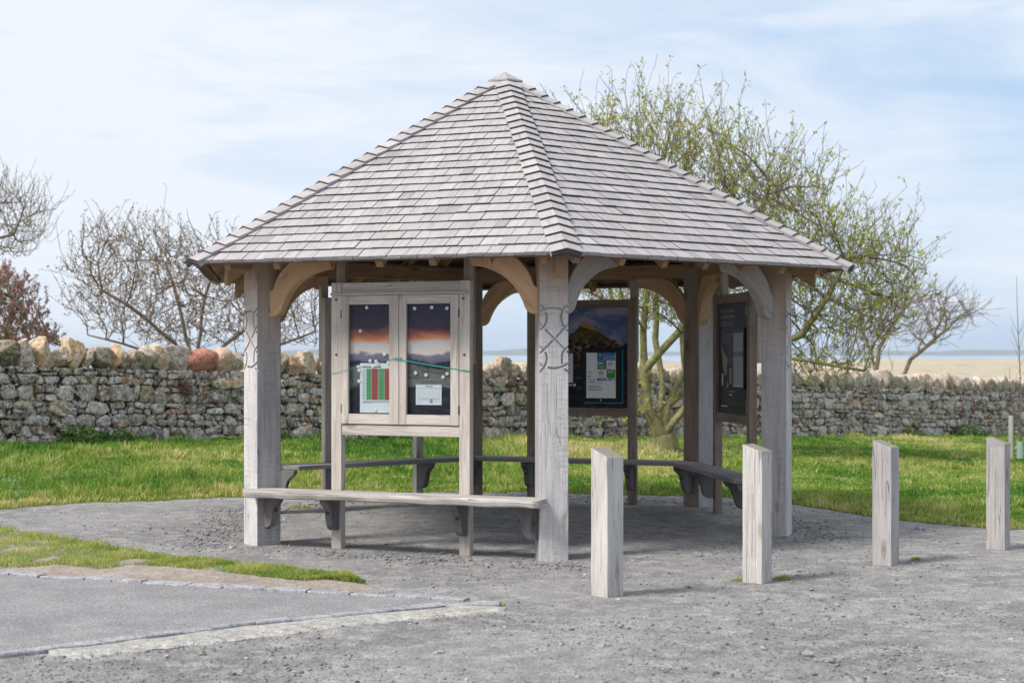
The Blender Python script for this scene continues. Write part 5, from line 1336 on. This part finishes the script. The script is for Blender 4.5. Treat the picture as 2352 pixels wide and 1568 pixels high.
# bare tree at the far left edge
DL = 31.
t3 = thing('bare_tree', pxd(-230, 860, DL), 'leafless dark tree whose fine branches reach in from the left edge', 'tree')
LM = [([(-230, 900, 0), (-225, 780, 0), (-220, 680, 0)], -1, 0), ([(-150, 620, 0), (-80, 585, 0), (-20, 555, -.2), (40, 540, -.2)], 0, 2), ([(-170, 560, 0), (-110, 500, .2), (-50, 480, .3)], 0, 2), ([(-230, 560, 0), (-240, 440, 0)], 0, 2)]
sn, sp = limbs(LM, DL)
AT = env_pts([([(-60, 430), (20, 430), (80, 440), (125, 480), (105, 510), (115, 540), (60, 580), (0, 600), (-80, 600), (-120, 500)], 1300), ([(-450, 700), (-460, 350), (-250, 230), (-60, 330), (-120, 600)], 700)], DL, 1.0, 0, 9)
nd_, pr_ = colonize([tuple(p) for p in sn], sp, AT, 1.8, .13, .10, 180, .06, .10, 7)
build_tree(t3, nd_, pr_, .0034, .03, 'twig2', 'twig2', None, .9, .6, 2.7, 8, .03, .6, rmax=.12)
# pink flowering bush
DP = 27.
t4 = thing('flowering_bush', pxd(-20, 850, DP), 'dense pink-flowered bush behind the left end of the wall', 'bush')
LM = [([(-10, 890, 0), (-10, 840, 0)], -1, 0), ([(-30, 740, 0), (-40, 680, 0)], 0, 1), ([(20, 760, 0), (30, 690, 0)], 0, 1), ([(60, 790, .2), (110, 775, .3)], 0, 1)]
sn, sp = limbs(LM, DP)
AT = env_pts([([(-120, 800), (-130, 660), (-60, 610), (0, 610), (40, 640), (75, 680), (85, 720), (100, 760), (130, 770), (140, 800)], 2800)], DP, 1.0, 0, 10)
nd_, pr_ = colonize([tuple(p) for p in sn], sp, AT, 1.2, .11, .085, 140, .03, .15, 9)
build_tree(t4, nd_, pr_, .004, .02, 'twig2', 'twig2', 'pinkleaf', .7, .2, 2.3, 11, .021, .6, rmax=.05, nleaf=15, leafprob=.95)
# windswept bare tree beyond the wall on the right
DR = 50.
t5 = thing('windswept_tree', pxd(2040, 870, DR), 'grey leafless windswept tree beyond the wall on the right', 'tree')
LM = [([(2025, 900, 0), (2012, 850, 0), (2020, 800, 0), (2040, 760, 0), (2070, 720, 0)], -1, 0), ([(2080, 855, 0), (2090, 825, 0), (2130, 795, 0), (2170, 760, 0)], 0, 0), ([(2050, 845, 0), (2040, 810, 0)], 0, 0), ([(1990, 780, 0), (1975, 740, 0)], 0, 1)]
sn, sp = limbs(LM, DR)
AT = env_pts([([(1930, 760), (1960, 700), (2040, 670), (2110, 650), (2160, 665), (2210, 690), (2255, 715), (2220, 735), (2160, 770), (2130, 800), (2070, 770), (1990, 800)], 2600)], DR, 2.2, 0, 12)
nd_, pr_ = colonize([tuple(p) for p in sn], sp, AT, 2.2, .2, .15, 120, .0, .12, 13)
build_tree(t5, nd_, pr_, .0055, .04, 'twig2', 'twig2', None, .9, .6, 2.6, 14, .03, .3, rmax=.08)
# saplings at the right edge
DQ = 28.5
for xd, top, lab, gcol, gh, gx_ in ((2341, 632, 'tall thin leafless sapling rising from the pale green tree guard', 'tube', 33, 2342), (2325, 845, 'low twiggy leafless sapling beside the white stake at the right edge', 'tube_white', 92, 2322)):
    rt = thing('sapling', pxd(xd, 1045, DQ), lab, 'sapling')
    mb = MB(); base = pxd(xd + 2, 1046, DQ); yy = 1046; pts = [base]
    for k in range(1, 13):
        f = k / 12; pts.append(pxd(xd + 2 - 5 * f + 3 * math.sin(f * 5), 1046 + (top - 1046) * f, DQ))
    mb.tube(pts, [.013 * (1 - .85 * i / 12) + .002 for i in range(13)], 6); mb.obj('trunk', 'twig', rt, smooth_=True)
    mb = MB()
    for k in range(16):
        f = random.uniform(.15, .75 if xd > 2330 else .95); p = pts[int(f * 12)]; sg = random.choice((-1, 1)); q = [p]
        for s in range(4): p = p + V((sg * random.uniform(.02, .06), random.uniform(-.05, .05), random.uniform(.06, .15))); q.append(p)
        mb.tube(q, [.005, .004, .003, .003, .002], 4)
    mb.obj('branches', 'twig', rt)
    g = MB(); o_ = pxd(gx_, 1046, DQ); hh = gh / FPX * DQ; R_ = .058 if gcol == 'tube' else .045
    g.tube([o_ - V((0, 0, .05)), o_ + V((0, 0, hh * .5)), o_ + V((0, 0, hh))], [R_, R_ * .98, R_], 16, caps=False)
    g.tube([o_ + V((0, 0, hh)), o_ - V((0, 0, .05))], [R_ - .006, R_ - .006], 16, caps=False)
    tag(g.obj('tree_guard', gcol, None, smooth_=True), 'short pale green plastic tube at the sapling foot' if gcol == 'tube' else 'taller off-white tube with a dark band beside the right saplings', 'tree guard')
mb = MB(); o_ = pxd(2322, 1046, DQ); hh = 92 / FPX * DQ

# ------------------------------------------------------------------ sea and far hills
def sea_mat():
    m, nt, b = new_mat('sea_water'); tc = N(nt, 'TexCoord')
    n = noise(nt, mapping(nt, tc.outputs['Object'], (.02, .08, 1.)), 1., 5.)
    L(nt, ramp(nt, n, [(.3, (.20, .30, .40)), (.7, (.27, .37, .47))]), b.inputs['Base Color']); b.inputs['Roughness'].default_value = .35
    bump(nt, n, b, .4, .5); return m
M['sea'] = sea_mat()
v = np.array([(-9000, 200, -6.), (9000, 200, -6.), (9000, 30000, -6.), (-9000, 30000, -6.)]); tag(np_obj('sea', v, np.array([[0, 1, 2, 3]]), 'sea'), kind='structure')
M['hills'] = ground_like('far_moorland_hills', (.10, .11, .07), (.13, .13, .085), (.16, .155, .10), (.002, .006), .03, .5)
hx = np.linspace(-5200, 5200, 160); hv = []
for i, x in enumerate(hx):
    hz_ = 20 + 22 * (0.5 + .5 * math.sin(x * .0011 + 2)) + 10 * math.sin(x * .0037) + 5 * math.sin(x * .011)
    hz_ += 26 * math.exp(-((x - 2500) / 700) ** 2)
    hv += [(x, 11000, -8), (x, 11400, max(4, hz_) * .8), (x, 12200, max(5, hz_)), (x, 14500, -8)]
ii = (np.arange(159)[:, None] * 4 + np.arange(3)[None]).ravel()
tag(np_obj('hills', np.array(hv), np.stack([ii, ii + 4, ii + 5, ii + 1], 1), 'hills', smooth_=True), kind='structure')

# the air
hm = bpy.data.materials.new('air'); hm.use_nodes = True; nt = hm.node_tree; nt.nodes.clear()
out = N(nt, 'OutputMaterial'); pv = N(nt, 'VolumePrincipled'); pv.inputs['Density'].default_value = 7e-5; pv.inputs['Color'].default_value = (.72, .84, 1., 1)
L(nt, pv.outputs[0], out.inputs['Volume']); M['air'] = hm
hz_ = np.array([(x, y, z) for x in (-9500, 9500) for y in (-80, 31000) for z in (-12, 130)], float)
tag(np_obj('haze', hz_, np.array([(0, 1, 3, 2), (4, 6, 7, 5), (0, 4, 5, 1), (2, 3, 7, 6), (0, 2, 6, 4), (1, 5, 7, 3)]), 'air'), 'thin sea haze over the far shore', 'haze', kind='stuff')
# ------------------------------------------------------------------ light
SUN = V((-.72, -.42, .92)).normalized()
el = math.asin(SUN.z); az = math.atan2(SUN.x, SUN.y)
w = bpy.data.worlds.new('World'); S.world = w; w.use_nodes = True; nt = w.node_tree; nt.nodes.clear()
out = N(nt, 'OutputWorld'); bg = N(nt, 'Background'); bg.inputs['Strength'].default_value = .1
sky = N(nt, 'TexSky'); sky.sky_type = 'NISHITA'; sky.sun_disc = False; sky.sun_elevation = el; sky.sun_rotation = az; sky.altitude = 10; sky.dust_density = .6; sky.ozone_density = 2.
tc = N(nt, 'TexCoord'); g = tc.outputs['Generated']
n1 = noise(nt, mapping(nt, g, (1.6, 1.6, 5.2), (2.4, .3, 1.15)), 1.6, 6., .52, .7)
n2 = noise(nt, mapping(nt, g, (3., 3., 15.), (1., 5., 3.)), 1.7, 6., .6, 1.2)
sep = N(nt, 'SeparateXYZ'); L(nt, g, sep.inputs[0])
f = math_(nt, 'ADD', math_(nt, 'MULTIPLY', n1, .75), math_(nt, 'MULTIPLY', n2, .35))
f = math_(nt, 'SUBTRACT', f, math_(nt, 'MULTIPLY', sep.outputs[0], .30))
f = math_(nt, 'ADD', f, math_(nt, 'MULTIPLY', sep.outputs[2], .45))
cov = ramp(nt, f, [(.36, .10), (.50, .50), (.66, .97)])
hazeb = mix(nt, .72, sky.outputs[0], (4.1, 6.2, 9.0))
col = mix(nt, cov, hazeb, (8.1, 8.55, 9.25))
L(nt, col, bg.inputs['Color']); L(nt, bg.outputs[0], out.inputs[0])
sl = bpy.data.lights.new('sun', 'SUN'); sl.energy = 4.3; sl.angle = math.radians(15.); sl.color = (1., .95, .88)
so = bpy.data.objects.new('sun', sl); COL.objects.link(so); so.rotation_euler = (-SUN).to_track_quat('-Z', 'Y').to_euler(); so.location = (-8, -4, 12)

cam = bpy.data.cameras.new('camera'); co = bpy.data.objects.new('camera', cam); COL.objects.link(co)
co.location = (0, 0, CAMH); co.rotation_euler = (PI / 2, 0, 0)
cam.sensor_width = 36; cam.lens = 36 * FPX / 2352; cam.shift_y = (HOR - 784) / 2352
cam.clip_start = .1; cam.clip_end = 60000
cam.dof.use_dof = True; cam.dof.focus_distance = 12.8; cam.dof.aperture_fstop = 3.2
S.camera = co
S.render.engine = 'CYCLES'
S.view_settings.view_transform = 'Standard'; S.view_settings.look = 'None'; S.view_settings.exposure = .15; S.view_settings.gamma = 1
